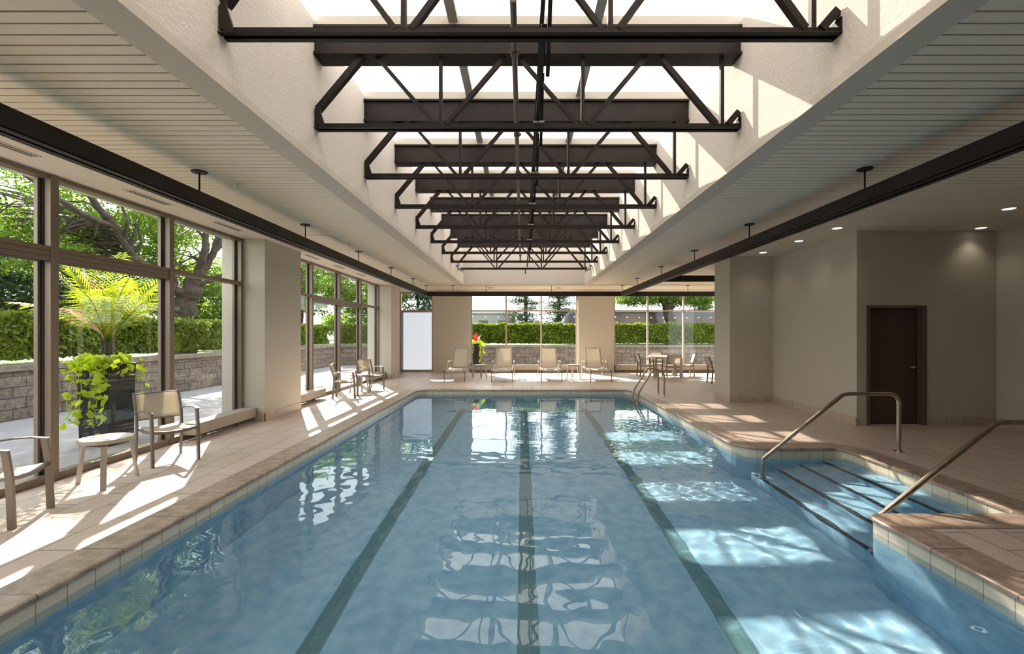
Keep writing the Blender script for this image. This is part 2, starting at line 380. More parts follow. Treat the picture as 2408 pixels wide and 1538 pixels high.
# steps
steps = [(4.23, -.30), (3.91, -.50), (3.59, -.70), (3.27, -.90)]
mb = MB()
for k_, (x, z) in enumerate(steps):
    x1 = steps[k_-1][0] if k_ else 4.56
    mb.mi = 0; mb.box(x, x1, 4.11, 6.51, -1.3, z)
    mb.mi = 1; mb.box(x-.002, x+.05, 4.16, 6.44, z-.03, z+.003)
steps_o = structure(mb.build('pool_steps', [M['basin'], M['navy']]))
# water surface with real waves
def wave(x, y):
    rs = np.random.RandomState(3); z = np.zeros_like(x)
    f_ = np.clip((10-y)/5, 0, 1); f_ = f_*f_*(3-2*f_); g_ = np.clip((x-.9)/1.3, 0, 1)+.6*np.clip((-1.2-x)/1.2, 0, 1); big = .3+.8*f_; small = .16+f_*(.20+.6*g_)
    for lam, amp, cnt in ((1.5,.0007,6),(.7,.0004,9),(.34,.00044,14),(.2,.00030,16),(.13,.00009,14)):
        for _ in range(cnt):
            a = rs.uniform(0, 2*PI); l = lam*rs.uniform(.75,1.3); ph = rs.uniform(0, 2*PI); kx, ky = math.cos(a)*2*PI/l, math.sin(a)*2*PI/l
            z += amp*.55*np.sin(kx*x+ky*y+ph)*(big if lam > .5 else small)
    j = np.exp(-(((x-2.1)/1.1)**2+((y-7.6)/1.6)**2))
    for _ in range(16):
        a = rs.uniform(0, 2*PI); l = rs.uniform(.10,.22); ph = rs.uniform(0, 2*PI)
        z += j*.0005*np.sin((math.cos(a)*x+math.sin(a)*y)*2*PI/l+ph)
    return z
gx = np.concatenate([np.arange(-3.06, 3.12, .034), np.arange(3.12, 4.57, .034)])
gy = np.concatenate([np.arange(-1.5, 4.12, .034), np.arange(4.12, 6.5, .034), np.arange(6.5, 13.22, .034)])
X_, Y_ = np.meshgrid(gx, gy); Z_ = wave(X_, Y_)-.125
nx = len(gx); ny = len(gy)
cx = (gx[:-1]+gx[1:])/2; cy = (gy[:-1]+gy[1:])/2
ii, jj = np.meshgrid(np.arange(nx-1), np.arange(ny-1)); keep = (cx[ii] < 3.14) | ((cy[jj] > 4.10) & (cy[jj] < 6.51))
ii = ii[keep]; jj = jj[keep]; q = np.stack([jj*nx+ii, jj*nx+ii+1, (jj+1)*nx+ii+1, (jj+1)*nx+ii], 1)
used = np.unique(q); remap = -np.ones(nx*ny, dtype=np.int64); remap[used] = np.arange(len(used)); q = remap[q]
Vw = np.stack([X_.ravel(), Y_.ravel(), Z_.ravel()], 1)[used]
me = bpy.data.meshes.new('pool_water'); me.from_pydata(Vw.tolist(), [], q.tolist()); me.polygons.foreach_set('use_smooth', [True]*len(q)); me.materials.append(M['water']); me.update()
water = bpy.data.objects.new('pool_water', me); COL.objects.link(water); water['kind'] = 'stuff'
tag(water, 'clear blue rippled water filling the indoor pool', 'water')

# ------------------------------------------------------------------ walls, ceiling
ZC = 3.46
OXL, OXR, OY0, OY1 = -2.19, 2.30, 1.2, 16.9
ZT = 4.96
mb = MB()
for x0, x1, y0, y1 in ((-5.7, OXL-.12, YB, YF+.4), (OXR+.12, XR+.3, YB, YF+.4), (OXL-.12, OXR+.12, OY1+.12, YF+.4), (OXL-.12, OXR+.12, YB, OY0-.12)):
    mb.box(x0, x1, y0, y1, ZC+.012, ZC+.25)
ceil = structure(mb.build('ceiling', M['groove']))
mb = MB(); P = .1013; y = -2.0+.02
while y < 18.9:
    a, b = y, y+P-.014
    segs = [(-4.3, -2.42), (2.52, 8.4)] if y < 8.06 else ([(-4.3, -2.42), (2.52, XR)])
    if y > 17.1: segs = [(-4.3, XR)]
    for x0, x1 in segs: mb.box(x0, x1, a, b, ZC, ZC+.02)
    y += P
structure(mb.build('ceiling_planks', M['plank']))
mb = MB()   # flat band round the skylight opening
for x0, x1, y0, y1 in ((OXL-.245, OXL+.004, OY0, OY1+.2), (OXR-.004, OXR+.225, OY0, OY1+.2), (OXL+.004, OXR-.004, OY1-.004, OY1+.2)):
    mb.box(x0, x1, y0, y1, ZC-.022, ZC+.05)
structure(mb.build('trim_skylight_band', M['trim']))
mb = MB()
mb.box(OXL-.12, OXL, OY0, OY1+.12, ZC+.03, ZT-.03); mb.box(OXR, OXR+.12, OY0, OY1+.12, ZC+.03, ZT-.03)
structure(mb.build('wall_skylight_sides', M['stucco']))
mb = MB(); mb.box(OXL, OXR, OY1, OY1+.12, ZC+.03, ZT-.03); mb.box(OXL, OXR, OY0-.12, OY0, ZC+.03, ZT-.03)
structure(mb.build('wall_skylight_end', M['stucco']))
mb = MB(); mb.box(-5.25, -4.28, YB, YF-.3, 3.40, 3.475); mb.box(-4.3, XR, 18.9, YF-.2, 3.43, 3.475)
structure(mb.build('ceiling_soffit', M['soffit']))
# left wall: lintel, sill line and pilasters
mb = MB(); mb.box(-5.55, -5.2, YB, YF, 3.395, 3.6); structure(mb.build('wall_left_lintel', M['outer']))
def pier(name, x0, x1, y0, y1, z1=3.46):
    return structure(MB().box(x0, x1, y0, y1, -.02, z1).build(name, M['wall']))
def skirt(x0, x1, y0, y1, faces):
    mb = MB(); h_ = .15; t_ = .012
    if 'x+' in faces: mb.box(x1, x1+t_, y0-t_, y1, 0, h_)
    if 'x-' in faces: mb.box(x0-t_, x0, y0-t_, y1, 0, h_)
    if 'y-' in faces: mb.box(x0, x1+(t_ if 'x+' in faces else 0), y0-t_, y0, 0, h_)
    return mb
pier('wall_left', -5.6, -4.80, 8.48, 9.86, 3.46); pier('wall_left_far', -5.6, -4.74, 16.45, 17.55, 3.46)
pier('wall_left_near', -5.6, -4.80, .3, 1.7)
structure(MB().box(-5.6,-4.80,YB,YB+.3,-.02,3.46).build('wall_left_back', M['wall']))
structure(skirt(-5.2,-4.80,8.48,9.86,('x+','y-')).build('baseboard_left', M['cove']))
structure(skirt(-5.2,-4.74,16.45,17.55,('x+','y-')).build('baseboard_left_far', M['cove']))
# far wall piers (between windows)
FY = 19.1
for nm, x0, x1 in (('wall_far_left', -3.76, -2.22), ('wall_far_right', 2.36, 3.85)):
    structure(MB().box(x0, x1, FY, FY+.55, -.02, 3.5).build(nm, M['wall']))
structure(MB().box(-5.6, XR+.3, FY+.12, FY+.5, 3.40, 3.75).build('wall_far_lintel', M['outer']))
structure(MB().box(8.4, XR+.3, FY, FY+.55, -.02, 3.5).build('wall_far_end', M['wall']))
structure(MB().box(-5.6, -5.2, 17.55, 19.6, -.02, 3.5).build('wall_left_corner', M['wall']))
# right side walls
structure(MB().box(4.9, 8.7, 10.75, 11.6, -.02, 3.462).build('wall_right_pier', M['wall']))
structure(MB().box(5.92, 8.7, 8.38, 10.75, -.02, 3.462).build('wall_right', M['wall']))
mb = MB(); mb.box(5.92, 6.10, 8.06, 8.38, -.02, 3.462); mb.box(7.14, 8.45, 8.06, 8.39, -.02, 3.462); mb.box(6.10, 7.14, 8.06, 8.39, 2.13, 3.462)
structure(mb.build('wall_door_side', M['wall']))
structure(MB().box(8.4, 8.7, YB, 8.06, -.02, 3.462).build('wall_right_near', M['wall']))
structure(MB().box(XR, XR+.3, 11.6, YF+.2, -.02, 3.5).build('wall_right_far', M['wall']))
mb = MB(); mb.box(-5.6, 8.7, YB-.3, YB, -.02, 3.5); structure(mb.build('wall_back', M['wall']))
mb = MB()
def addskirt(x0,x1,y0,y1,f): 
    s_ = skirt(x0,x1,y0,y1,f); mb.add(s_.v, s_.f)
addskirt(4.9, 5.92, 10.75, 11.6, ('x-','y-')); 
mb.box(5.908, 5.92, 8.05, 10.738, 0, .15); mb.box(5.908, 6.09, 8.048, 8.06, 0, .15); mb.box(7.15, 8.4, 8.048, 8.06, 0, .15); mb.box(8.388, 8.4, YB, 8.048, 0, .15)
structure(mb.build('baseboard_right', M['cove']))

# door
dr = sempty('door_1', (6.62, 8.06, 0)); dr['label'] = 'plain brown door in a brown frame'
mb = MB()
for x0, x1 in ((-.53,-.47),(.47,.53)): mb.box(x0, x1, -.02, .17, 0, 2.08)
mb.box(-.53, .53, -.02, .17, 2.08, 2.135); mb.box(.455,.47,.04,.10,0,2.08); mb.box(.46,.47,-.0,.015,0,2.08)
mb.build('door_frame', M['jamb'], dr, bevel=.004)
dl = MB().box(-.468, .468, .11, .155, .012, 2.075).build('door_leaf', M['door'], dr, bevel=.003)
mb = MB(); mb.lathe([(.0,0),(.032,0),(.032,.012),(.012,.014),(.012,.05),(0,.05)], n=20)
mb.v = [(x+.40, .11-z, y+1.03) for x, y, z in mb.v]
mb.tube(arc_path([(.40,.06,1.03),(.37,.055,1.03),(.29,.055,1.03)], .01), (0,0,1), .010, 10)
soften(mb.build('door_handle', M['chrome'], dl))
mb = MB(); mb.box(-.53,.53,-.03,.1,0,.012); mb.build('threshold', M['diff'], dr)

# ------------------------------------------------------------------ windows
def window_y(name, ys, heavy, x=-5.2, zh=3.395, sill=.085):
    """glazing along Y in the left wall; ys: mullion centres; heavy: list per bay (True = deep sliding-door head)"""
    r = sempty(name, (x, 0, 0)); fw = .085
    mb = MB(); mb.box(-.12, 0, ys[0], ys[-1], 0, sill); mb.box(-.12, 0, ys[0], ys[-1], zh-.05, zh)
    mb.build('window_frame', M['frame'], r, bevel=.004)
    for i, yy in enumerate(ys):
        wd = .09 if 0 < i < len(ys)-1 else .05
        mb = MB(); mb.mi = 0; mb.box(-.14, .012, yy-wd/2, yy+wd/2, 0, zh); mb.mi = 1
        mb.box(-.10, -.06, yy-wd/2-.012, yy+wd/2+.012, sill, zh-.05)
        if i < len(ys)-1 or True:
            mb.mi = 2; mb.box(-.13, -.085, yy-wd/2-.045, yy-wd/2-.0125, sill, zh-.05)
        mb.build('mullion', [M['frame'], M['gasket'], M['frame']], r, bevel=.003)
    for i in range(len(ys)-1):
        y0, y1 = ys[i]+.03, ys[i+1]-.03
        z0, z1 = (2.435, 2.60) if heavy[i] else (2.535, 2.60)
        mb = MB(); mb.mi = 0
        if heavy[i]:
            for a, b in ((2.435,2.488),(2.493,2.545),(2.550,2.60)): mb.box(-.14, .004, y0, y1, a, b)
            mb.mi = 1; mb.box(-.13, -.002, y0, y1, 2.43, 2.595)
        else: mb.box(-.13, .0, y0, y1, z0, z1)
        mb.build('transom', [M['frame'], M['gasket']], r)
        for a, b in ((sill, z0), (z1, zh-.05)):
            MB().box(-.085, -.078, y0, y1, a, b).build('pane', M['glass'], r)
    return r
window_y('window_1', [1.72, 3.38, 5.05, 6.74, 8.42], [True, True, True, False])
window_y('window_2', [9.9, 11.27, 12.96, 14.66, 16.42], [False, True, True, False])
structure(MB().box(-5.5,-5.2,YB,.3,-.02,3.46).build('wall_left_blank', M['wall']))
def window_x(name, xs, y=FY+.25, zh=3.40, zt=2.60, sill=.30, frosted=False):
    r = sempty(name, (0, y, 0))
    mb = MB(); mb.box(xs[0], xs[-1], -.06, .06, 0, sill) ; mb.box(xs[0], xs[-1], -.06, .06, zh-.05, zh)
    mb.build('window_frame', M['frame2'], r, bevel=.004)
    for i, xx in enumerate(xs):
        wd = .06; c = xx+(.03 if i == 0 else (-.03 if i == len(xs)-1 else 0))
        MB().box(c-wd/2, c+wd/2, -.07, .06, 0, zh).build('mullion', M['frame2'], r, bevel=.003)
    for i in range(len(xs)-1):
        x0, x1 = xs[i]+.03, xs[i+1]-.03
        MB().box(x0, x1, -.06, .06, zt-.025, zt+.025).build('transom', M['frame2'], r)
        MB().box(x0, x1, -.004, .004, sill, zt-.025).build('pane', M['frost'] if frosted else M['glass'], r)
        MB().box(x0, x1, -.004, .004, zt+.025, zh-.05).build('pane', M['glass'], r)
    return r
M['frame2'] = mat('tan_aluminium', (.42,.345,.28), .45, metal=.1)
window_x('window_4', [-5.2, -3.78], frosted=True, sill=.1)
window_x('window_5', [-2.20, -.69, .80, 2.34])
window_x('window_6', [3.87, 5.32, 6.84, 8.38])

# skylight glazing
sk = sempty('window_3', (0, 0, ZT))
TY = [3.32+1.508*i for i in range(9)]
mb = MB(); mb.box(OXL-.12, OXR+.12, OY1-.02, OY1+.14, -.05, .06); mb.box(OXL-.12, OXR+.12, OY0-.14, OY0, -.05, .06)
for y0 in [1.81, 3.32]+TY[1:]: mb.box(OXL-.02, OXR+.02, y0-.03, y0+.15, -.085, .03)
mb.build('skylight_frame', M['pale'], sk)
for x in (-.73, .79): MB().box(x-.05, x+.05, OY0, OY1, -.035, .05).build('mullion', M['pale'], sk)
ex = [OXL-.1, -.73, .79, OXR+.1]
for i in range(3): MB().box(ex[i], ex[i+1], OY0, OY1+.1, .052, .058).build('pane', M['skyglass'], sk)

# ------------------------------------------------------------------ roof trusses
ORD = ['the one nearest the pool front', 'second', 'third', 'fourth', 'fifth', 'sixth', 'seventh', 'eighth', 'the farthest one']
def chordpath(): return None
for i, y in enumerate(TY):
    lab = ('dark brown steel truss across the skylight, nearest of the nine' if i == 0 else
           'dark brown steel truss across the skylight, farthest of the nine, by the end wall' if i == 8 else
           'dark brown steel truss across the skylight, %s of nine counted from the near end' % ORD[i])
    t = thing('roof_truss', lab, 'truss', (0, y, 3.80), 0, 'steel trusses spanning the skylight')
    z0, z1 = 0.0, .80
    xl, xr = OXL+.004, OXR-.004
    mb = MB()   # double angle chord
    for s in (-1, 1):
        mb.box(xl+.0, xr, s*.010, s*.018, .0, .062); mb.box(xl, xr, s*.010, s*.058, .0, .010)
    mb.add([(xl+.005,-.055,.03),(xl+.10,-.055,0),(xl+.10,-.055,.062),(xl+.05,-.055,.22),(xl+.005,-.055,.20),(xl+.005,-.035,.03),(xl+.10,-.035,0),(xl+.10,-.035,.062),(xl+.05,-.035,.22),(xl+.005,-.035,.20)],
           [(0,1,2,3,4),(9,8,7,6,5)]+[(k_,k_+5,(k_+1)%5+5,(k_+1)%5) for k_ in range(5)])
    mb.bar((xr, 0, .0), (xr, 0, .12), .10, .014, (0,1,0))
    mb.build('bottom_chord', M['steel'], t)
    tops = [-1.62, -.115, 1.38]; bots = [-2.36, -.865, .64, 2.115]
    zt = .80 if i else .92
    def web(nm, x0, za, x1, zb_, w_=.032):
        w_ *= 1.22
        mb = MB(); mb.bar((x0, 0, za), (x1, 0, zb_), w_*1.1, w_, (0,1,0)); mb.build(nm, M['steel'], t)
    for k_, tx in enumerate(tops):
        bl, br = bots[k_], bots[k_+1]
        x0 = bl+.06; za = .055
        if k_ == 0: f = (xl+.02-x0)/((tx-.05)-x0); x0, za = xl+.02, .055+f*(zt-.02-.055)
        web('diagonal', x0, za, tx-.05, zt, .05 if k_ == 0 else .036)
        web('diagonal', br-.06, .055, tx+.05, zt, .042 if k_ == 2 else .03)
    for bx in bots[1:]: web('vertical', bx, .05, bx, zt, .030)
    f = (xr-2.17)/.7; web('diagonal', 2.17, .05, xr-.01, .05+f*.75, .05)
    # deep beam on top of each truss
    mb = MB(); zb = .765; 
    mb.box(xl, xr, -.045, .0, zb+.02, 1.065); mb.box(xl, xr, -.075, .155, zb, zb+.025); mb.box(xl, xr, .08, .125, zb+.02, 1.065); mb.box(xl, xr, -.075, .155, 1.045, 1.07)
    mb.build('top_beam', M['steel'], t)
# sprinkler pipe and bridging
t = thing('sprinkler_pipe', 'thin brown pipe with couplings running lengthwise under the skylight', 'pipe', (-.07, 0, 4.14))
mb = MB(); mb.tube([(0,3.4,0),(0,9.0,.0),(0,15.5,.0)], (1,0,0), .026, 12); soften(mb.build('pipe', M['pipe'], t))
for y in (4.05, 5.72, 7.1, 8.6, 10.1, 11.6, 13.1, 14.6):
    mb = MB(); mb.tube([(0,y-.035,0),(0,y+.035,0)], (1,0,0), .038, 12); mb.box(.030,.055,y-.02,y-.008,-.008,.008); mb.box(.026,.055,y+.008,y+.02,-.008,.008)
    mb.build('coupling', M['pipe'], t)
for k_, (x, z, nm, lb) in enumerate(((.16, 3.885, 'lower', 'dark steel angle running lengthwise on the truss bottom chords'), (.178, 4.50, 'upper', 'dark steel angle running lengthwise under the skylight beams'))):
    t = thing('bridging_angle', lb, 'steel angle', (x, 0, z)); mb = MB(); mb.box(-.02,.02,3.3,15.4,-.004,.0); mb.box(.014,.02,3.3,15.4,-.004,.038)
    mb.build('angle_bar', M['steel'], t)
    if k_ == 0:
        for y in TY[1:7]: MB().box(-.045,.07,y-.03,y+.03,-.012,-.003).build('clip', M['sprink'], t)
for y in TY[:8]:
    t = thing('bridging_brace', 'slanting dark steel brace tying a truss top to the bridging angle', 'brace', (.225, y+.17, 4.50), 0, 'slanting braces along the skylight centre')
    MB().bar((0,0,.0),(.0,.57,-.57),.035,.008,(1,0,0)).build('brace_bar', M['steel'], t)

# hanging stub and wall spots at the far end
t = thing('drop_pipe', 'short dark pipe stub hanging from the farthest truss', 'pipe', (.10, 15.46, 3.80)); MB().tube([(0,0,0.0),(0,0,-.14)], (1,0,0), .016).build('stub', M['steel'], t)
for sx, nmx in ((-1,'left'),(1,'right')):
    for j, y in enumerate((15.0, 16.1)):
        xw = OXL if sx < 0 else OXR
        t = thing('wall_speaker', 'small grey box bracketed on the %s skylight wall, %s the end wall' % (nmx, 'next to' if j else 'set back from'), 'speaker', (xw, y, 3.86), 0, 'small boxes on the skylight walls')
        MB().box(0, -sx*.08, -.02, .02, -.02, .02).build('bracket', M['slot'], t)
        MB().box(-sx*.08, -sx*.15, -.06, .06, -.09, .11).build('body', M['sprink'], t, bevel=.006)

# ------------------------------------------------------------------ hanging dark light troughs
def hanger(par, x, y, zt=3.46, zb=3.205):
    h_ = MB(); h_.tube([(x,y,zb),(x,y,zt)], (1,0,0), .009, 8); ho = h_.build('hanger_rod', M['trough'], par)
    d = MB().lathe([(0,zt-.014),(.075,zt-.014),(.08,zt-.008),(.08,zt),(0,zt)], (x,y,0), 24).build('ceiling_disc', M['trough'], ho)
def trough_mb(x0, x1, y0, y1, axis):
    mb = MB(); z0, z1 = 3.05, 3.21
    mb.box(x0,x1,y0,y1,z0,z0+.012)
    if axis == 'y': mb.box(x0,x0+.012,y0,y1,z0,z1); mb.box(x1-.012,x1,y0,y1,z0,z1); mb.box((x0+x1)/2-.02,(x0+x1)/2+.02,y0,y1,z0,z0+.16)
    else: mb.box(x0,x1,y0,y0+.012,z0,z1); mb.box(x0,x1,y1-.012,y1,z0,z1); mb.box(x0,x1,(y0+y1)/2-.02,(y0+y1)/2+.02,z0,z0+.16)
    return mb
HY = [.1, 2.6, 5.12, 7.62, 10.1, 12.6, 15.1]
def trough(label, box, axis, rods):
    t = thing('light_trough', label, 'light trough', (0,0,0)); trough_mb(*box, axis).build('channel', M['trough'], t, bevel=.003)
    for x, y in rods: hanger(t, x, y)
    return t
trough('long dark brown trough hung on rods along the window wall', (-3.72,-3.55,-4.5,17.28), 'y', [(-3.635,y) for y in HY]+[(-3.635,17.2)])
trough('long dark brown trough hung on rods on the door side of the pool', (3.70,3.87,-4.5,17.28), 'y', [(3.785,y) for y in [.05,2.55,5.03,7.59,10.0,12.4,15.0]]+[(3.785,17.2)])
trough('dark brown trough hung across the room in front of the far windows', (-3.55,3.70,17.12,17.28), 'x', [(-2.63,17.2),(-1.37,17.2),(1.10,17.2)])
trough('dark brown trough in line with the far one, over the dining chairs', (3.87,9.9,17.12,17.28), 'x', [(6.25,17.2),(8.9,17.2)])
trough('short dark brown trough crossing beside the right pier', (3.87,9.9,12.32,12.48), 'x', [(6.3,12.4),(8.9,12.4)])

# downlights
for k_, (x, y, lb) in enumerate(((5.45,7.88,'over the deck corner in front of the door wall edge'),(5.45,8.97,'second along the side wall'),(5.42,10.25,'close to the pier by the side wall'),(7.92,7.86,'right above the door wall glow'),(7.11,6.65,'farthest out over the deck on the door side'))):
    t = thing('recessed_downlight', 'round lit recessed ceiling lamp '+lb, 'downlight', (x, y, ZC-.001), 0, 'recessed lamps on the door side')
    MB().lathe([(.075,.0),(.105,-.006),(.11,-.002),(.11,.004),(.075,.004)], n=28).build('trim_ring', M['sprink'], t)
    MB().lathe([(0,-.001),(.075,-.001),(.075,.003),(0,.003)], n=28).build('lens', M['lamp'], t)
    l = bpy.data.lights.new('downlight_beam', 'SPOT'); l.energy = 6; l.color = (1,.86,.68); l.spot_size = math.radians(110); l.spot_blend = .9; l.shadow_soft_size = .06
    lo = bpy.data.objects.new('downlight_beam', l); COL.objects.link(lo); lo.parent = t; lo.location = (0,0,-.03)

# sprinklers, diffusers, far ceiling discs
for x, y, lb in ((-3.44,5.5,'near the first visible trough rod on the window side'),(-3.5,9.2,'near the access panel on the window side')):
    t = thing('ceiling_sprinkler', 'tiny pale ceiling sprinkler '+lb, 'sprinkler', (x,y,ZC), 0, 'ceiling sprinkler heads')
    MB().lathe([(0,0),(.035,0),(.03,-.008),(.008,-.012),(.008,-.05),(0,-.05)], n=16).build('escutcheon', M['sprink'], t)
    MB().lathe([(0,-.05),(.018,-.05),(.018,-.054),(0,-.054)], n=12).build('deflector', M['sprink'], t)
for x, y, lb in ((-1.28,18.2,'above the first gap between the far loungers'),(1.45,18.2,'above the third lounger')):
    t = thing('ceiling_vent', 'small dark round ceiling disc '+lb, 'vent', (x,y,ZC), 0, 'round discs on the far ceiling')
    MB().lathe([(0,-.012),(.09,-.012),(.10,-.004),(.10,.0),(0,.0)], n=20).build('disc', M['slot'], t)
DL = ['beside the first window mullion','above the second window mullion','above the narrow end pane of the near window','above the first pane past the pier','above the tall sliding door pane past the pier','above the last mullions past the pier']
for k_, y in enumerate((4.2, 5.9, 7.5, 10.5, 12.05, 13.65)):
    t = thing('slot_diffuser', 'slim grey slot diffuser in the soffit '+DL[k_], 'vent', (-4.84, y, 3.40), 0, 'slot diffusers in the window soffit')
    MB().box(-.06,.06,-.33,.33,-.006,0).build('frame', M['diff'], t); MB().box(-.035,-.010,-.31,.31,-.008,-.005).build('slot', M['slot'], t); MB().box(.010,.035,-.31,.31,-.008,-.005).build('slot', M['slot'], t)
t = thing('ceiling_access_panel', 'plain square access panel in the plank ceiling by the trough', 'panel', (-3.95, 8.75, ZC)); MB().box(-.3,.38,-.35,.35,-.012,-.001).build('panel', M['plank'], t)
t = thing('wall_grille', 'small low access plate on the side of the far pilaster', 'plate', (-4.74, 16.9, 0)); MB().box(.012,.02,-.14,.22,.02,.22).build('plate', M['wall'], t, bevel=.003)

# ------------------------------------------------------------------ convector heaters
def heater_y(label, y0, y1):
    t = thing('convector_heater', label, 'heater', (-5.185, (y0+y1)/2, 0), 0, 'low convector heaters under the windows'); L = (y1-y0)/2; D = .245
    mb = MB(); mb.box(D-.012, D, -L, L, .085, .268); mb.box(0, D, -L, -L+.01, .085, .268); mb.box(0, D, L-.01, L, .085, .268); mb.box(0,D,-L,L,.085,.095)
    mb.box(0,.03,-L,L,.25,.268); mb.build('casing', M['heater'], t, bevel=.003)
    mb = MB(); k_ = .035
    while k_ < D-.02: mb.box(k_, k_+.012, -L+.01, L-.01, .252, .262); k_ += .024
    mb.build('grille', M['diff'], t)
    for yy in (-L+.35, L-.35): 
        m_ = MB(); m_.box(.10,.14,yy-.012,yy+.012,.012,.085); m_.box(.07,.17,yy-.03,yy+.03,0,.012); m_.build('foot', M['heater'], t)
heater_y('low beige convector heater between the near chairs and the first pier', 6.92, 8.46)
heater_y('low beige convector heater just past the first pier', 9.87, 11.43)
heater_y('low beige convector heater against the far pilaster', 15.0, 16.43)
def heater_x(label, x0, x1):
    t = thing('convector_heater', label, 'heater', ((x0+x1)/2, FY+.0, 0), 0, 'low convector heaters under the windows'); L = (x1-x0)/2
    mb = MB(); mb.box(-L,L,-.04,-.028,.10,.31); mb.box(-L,-L+.01,-.04,.17,.10,.31); mb.box(L-.01,L,-.04,.17,.10,.31); mb.box(-L,L,-.04,.17,.295,.31); mb.box(-L,L,-.04,.17,.10,.11); mb.build('casing', M['heater'], t, bevel=.003)
    n_ = int(2*L/.75)
    for k_ in range(n_):
        xx = -L+(k_+.5)*2*L/n_; m_ = MB(); m_.box(xx-.015,xx+.015,.03,.06,.012,.10); m_.box(xx-.04,xx+.04,.01,.08,0,.012); m_.build('foot', M['heater'], t)
heater_x('long low beige heater behind the four loungers', -2.16, 2.30)
heater_x('long low beige heater behind the dining table', 3.90, 8.36)

# ------------------------------------------------------------------ pool rails
def flange(par, p, r=.06):
    MB().lathe([(0,0),(r,0),(r,.006),(.034,.014),(0,.014)], p, 24).build('flange', M['chrome'], par, smooth=False)
def handrail(y, label):
    t = thing('pool_handrail', label, 'handrail', (5.22, y, 0), 0, 'handrails at the pool steps')
    path = arc_path([(0,0,0),(0,0,.80),(-.76,.0,.80),(-1.89,0,-.10),(-1.90,0,-.90)], [.13,.16,.05], 8)
    soften(MB().tube(path, (0,1,0), .027, 16).build('rail', M['rail'], t), 60)
    flange(t, (0,0,.0)); flange(t, (-1.90,0,-.90))
handrail(6.31, 'long steel handrail at the steps, the one in front of the door')
handrail(4.28, 'steel handrail at the steps cut by the picture edge, beside the corner of the deck')
t = thing('pool_ladder', 'pair of curved steel grab rails at the far corner of the pool', 'ladder', (3.72, 12.2, 0))
for yy in (-.26, .26):
    path = arc_path([(0,yy,0),(0,yy,.64),(-.29,yy,.70),(-.665,yy,.09),(-.70,yy,-.1),(-.70,yy,-1.0)], [.17,.13,.12,.12], 8)
    soften(MB().tube(path, (0,1,0), .025, 14).build('rail', M['rail'], t), 60); flange(t, (0,yy,0))
for z in (-.35,-.62,-.89): MB().box(-.78,-.68,-.26,.26,z,z+.03).build('rung', M['rail'], t)

# ------------------------------------------------------------------ furniture
def sheet(fn, nu, nv, th=.004):
    mb = MB(); vs = []
    for i in range(nu+1):
        for j in range(nv+1): vs.append(fn(i/nu, j/nv))
    k_ = nv+1; fs = [(i*k_+j, (i+1)*k_+j, (i+1)*k_+j+1, i*k_+j+1) for i in range(nu) for j in range(nv)]
    mb.add(vs, fs); return mb
def solid(o, t=.004):
    m_ = o.modifiers.new('thickness', 'SOLIDIFY'); m_.thickness = t; return o
def make_chair(label, group, loc, rz, fm='taupe'):
    """local: faces +X; side is Y"""
    t = thing('dining_armchair' if 'dining' in group else 'sling_armchair', label, 'chair', loc, rz, group)
    fr = M[fm]
    for s in (-1, 1):
        y = s*.245
        path = [(-.27,y,0),(-.25,y,.22),(-.235,y,.43),(-.245,y,.56),(-.285,y,.70),(-.345,y,.87)]
        MB().strap(path, (0,1,0), .024, .042).build('leg', fr, t, bevel=.003)
        path = [(.26,y,0),(.245,y,.43),(.215,y,.655)]
        mb = MB(); mb.sweep(path, (0,1,0), [(-.014,-.026),(.014,-.026),(.014,.026),(-.014,.026)]); mb.build('leg', fr, t, bevel=.003)
        path = [(-.27,s*.25,.63),(-.15,s*.262,.652),(0,s*.265,.668),(.12,s*.258,.670),(.24,s*.247,.655)]
        MB().strap(path, (0,1,0), .040, .016).build('armrest', fr, t, bevel=.003)
    mb = MB()
    for s in (-1, 1): mb.strap([(-.235,s*.222,.415),(-.08,s*.222,.395),(.10,s*.222,.405),(.235,s*.222,.42)], (0,1,0), .02, .032)
    mb.strap([(.235,-.235,.42),(.24,-.11,.402),(.24,0,.396),(.24,.11,.402),(.235,.235,.42)], (-1,0,0), .024, .034)
    mb.bar((-.235,-.235,.405),(-.235,.235,.405),.022,.03,(1,0,0))
    mb.build('seat_frame', fr, t)
    def fs_(u, v):
        y = -.215+.43*u; x = -.235+.47*v; return (x, y, .432-.022*math.sin(PI*v)*1-.020*math.sin(PI*u)+.006*(1-v))
    solid(sheet(fs_, 8, 8).build('seat', M['sling'], t, smooth=True))
    def fb(u, v):
        y = -.225+.45*u; z = .53+.325*v
        x = -.238-.012*(v*4 if v < .25 else 1)-(.105*max(0,(v-.1)))-.022*math.sin(PI*u); return (x, y, z)
    solid(sheet(fb, 8, 6).build('backrest', M['sling'], t, smooth=True))
    mb = MB(); mb.bar((-.338,-.235,.855),(-.338,.235,.855),.014,.014,(1,0,0)); mb.bar((-.255,-.235,.525),(-.255,.235,.525),.014,.014,(1,0,0)); mb.build('back_rails', fr, t)
    return t
def place(src, label, group, loc, rz, name=None):
    c = copy_tree(src); c.location = loc; c.rotation_euler = (0,0,rz); tag(c, label, None, group)
    if name: c.name = name
    return c
R = math.radians
G1 = 'taupe sling armchairs along the window wall'
ch = make_chair('taupe sling armchair facing the pool, beside the round side table and the first heater', G1, (-4.585, 5.88, 0), R(-32.5))
place(ch, 'taupe armchair cut off by the picture edge, nearest the camera by the window', G1, (-4.60, 3.96, 0), R(18.7))
place(ch, 'taupe armchair seen from the side beside the heater past the first pier', G1, (-4.53, 11.66, 0), R(12))
place(ch, 'taupe armchair turned toward the camera near the far pilaster', G1, (-4.41, 13.25, 0), R(-32.5))
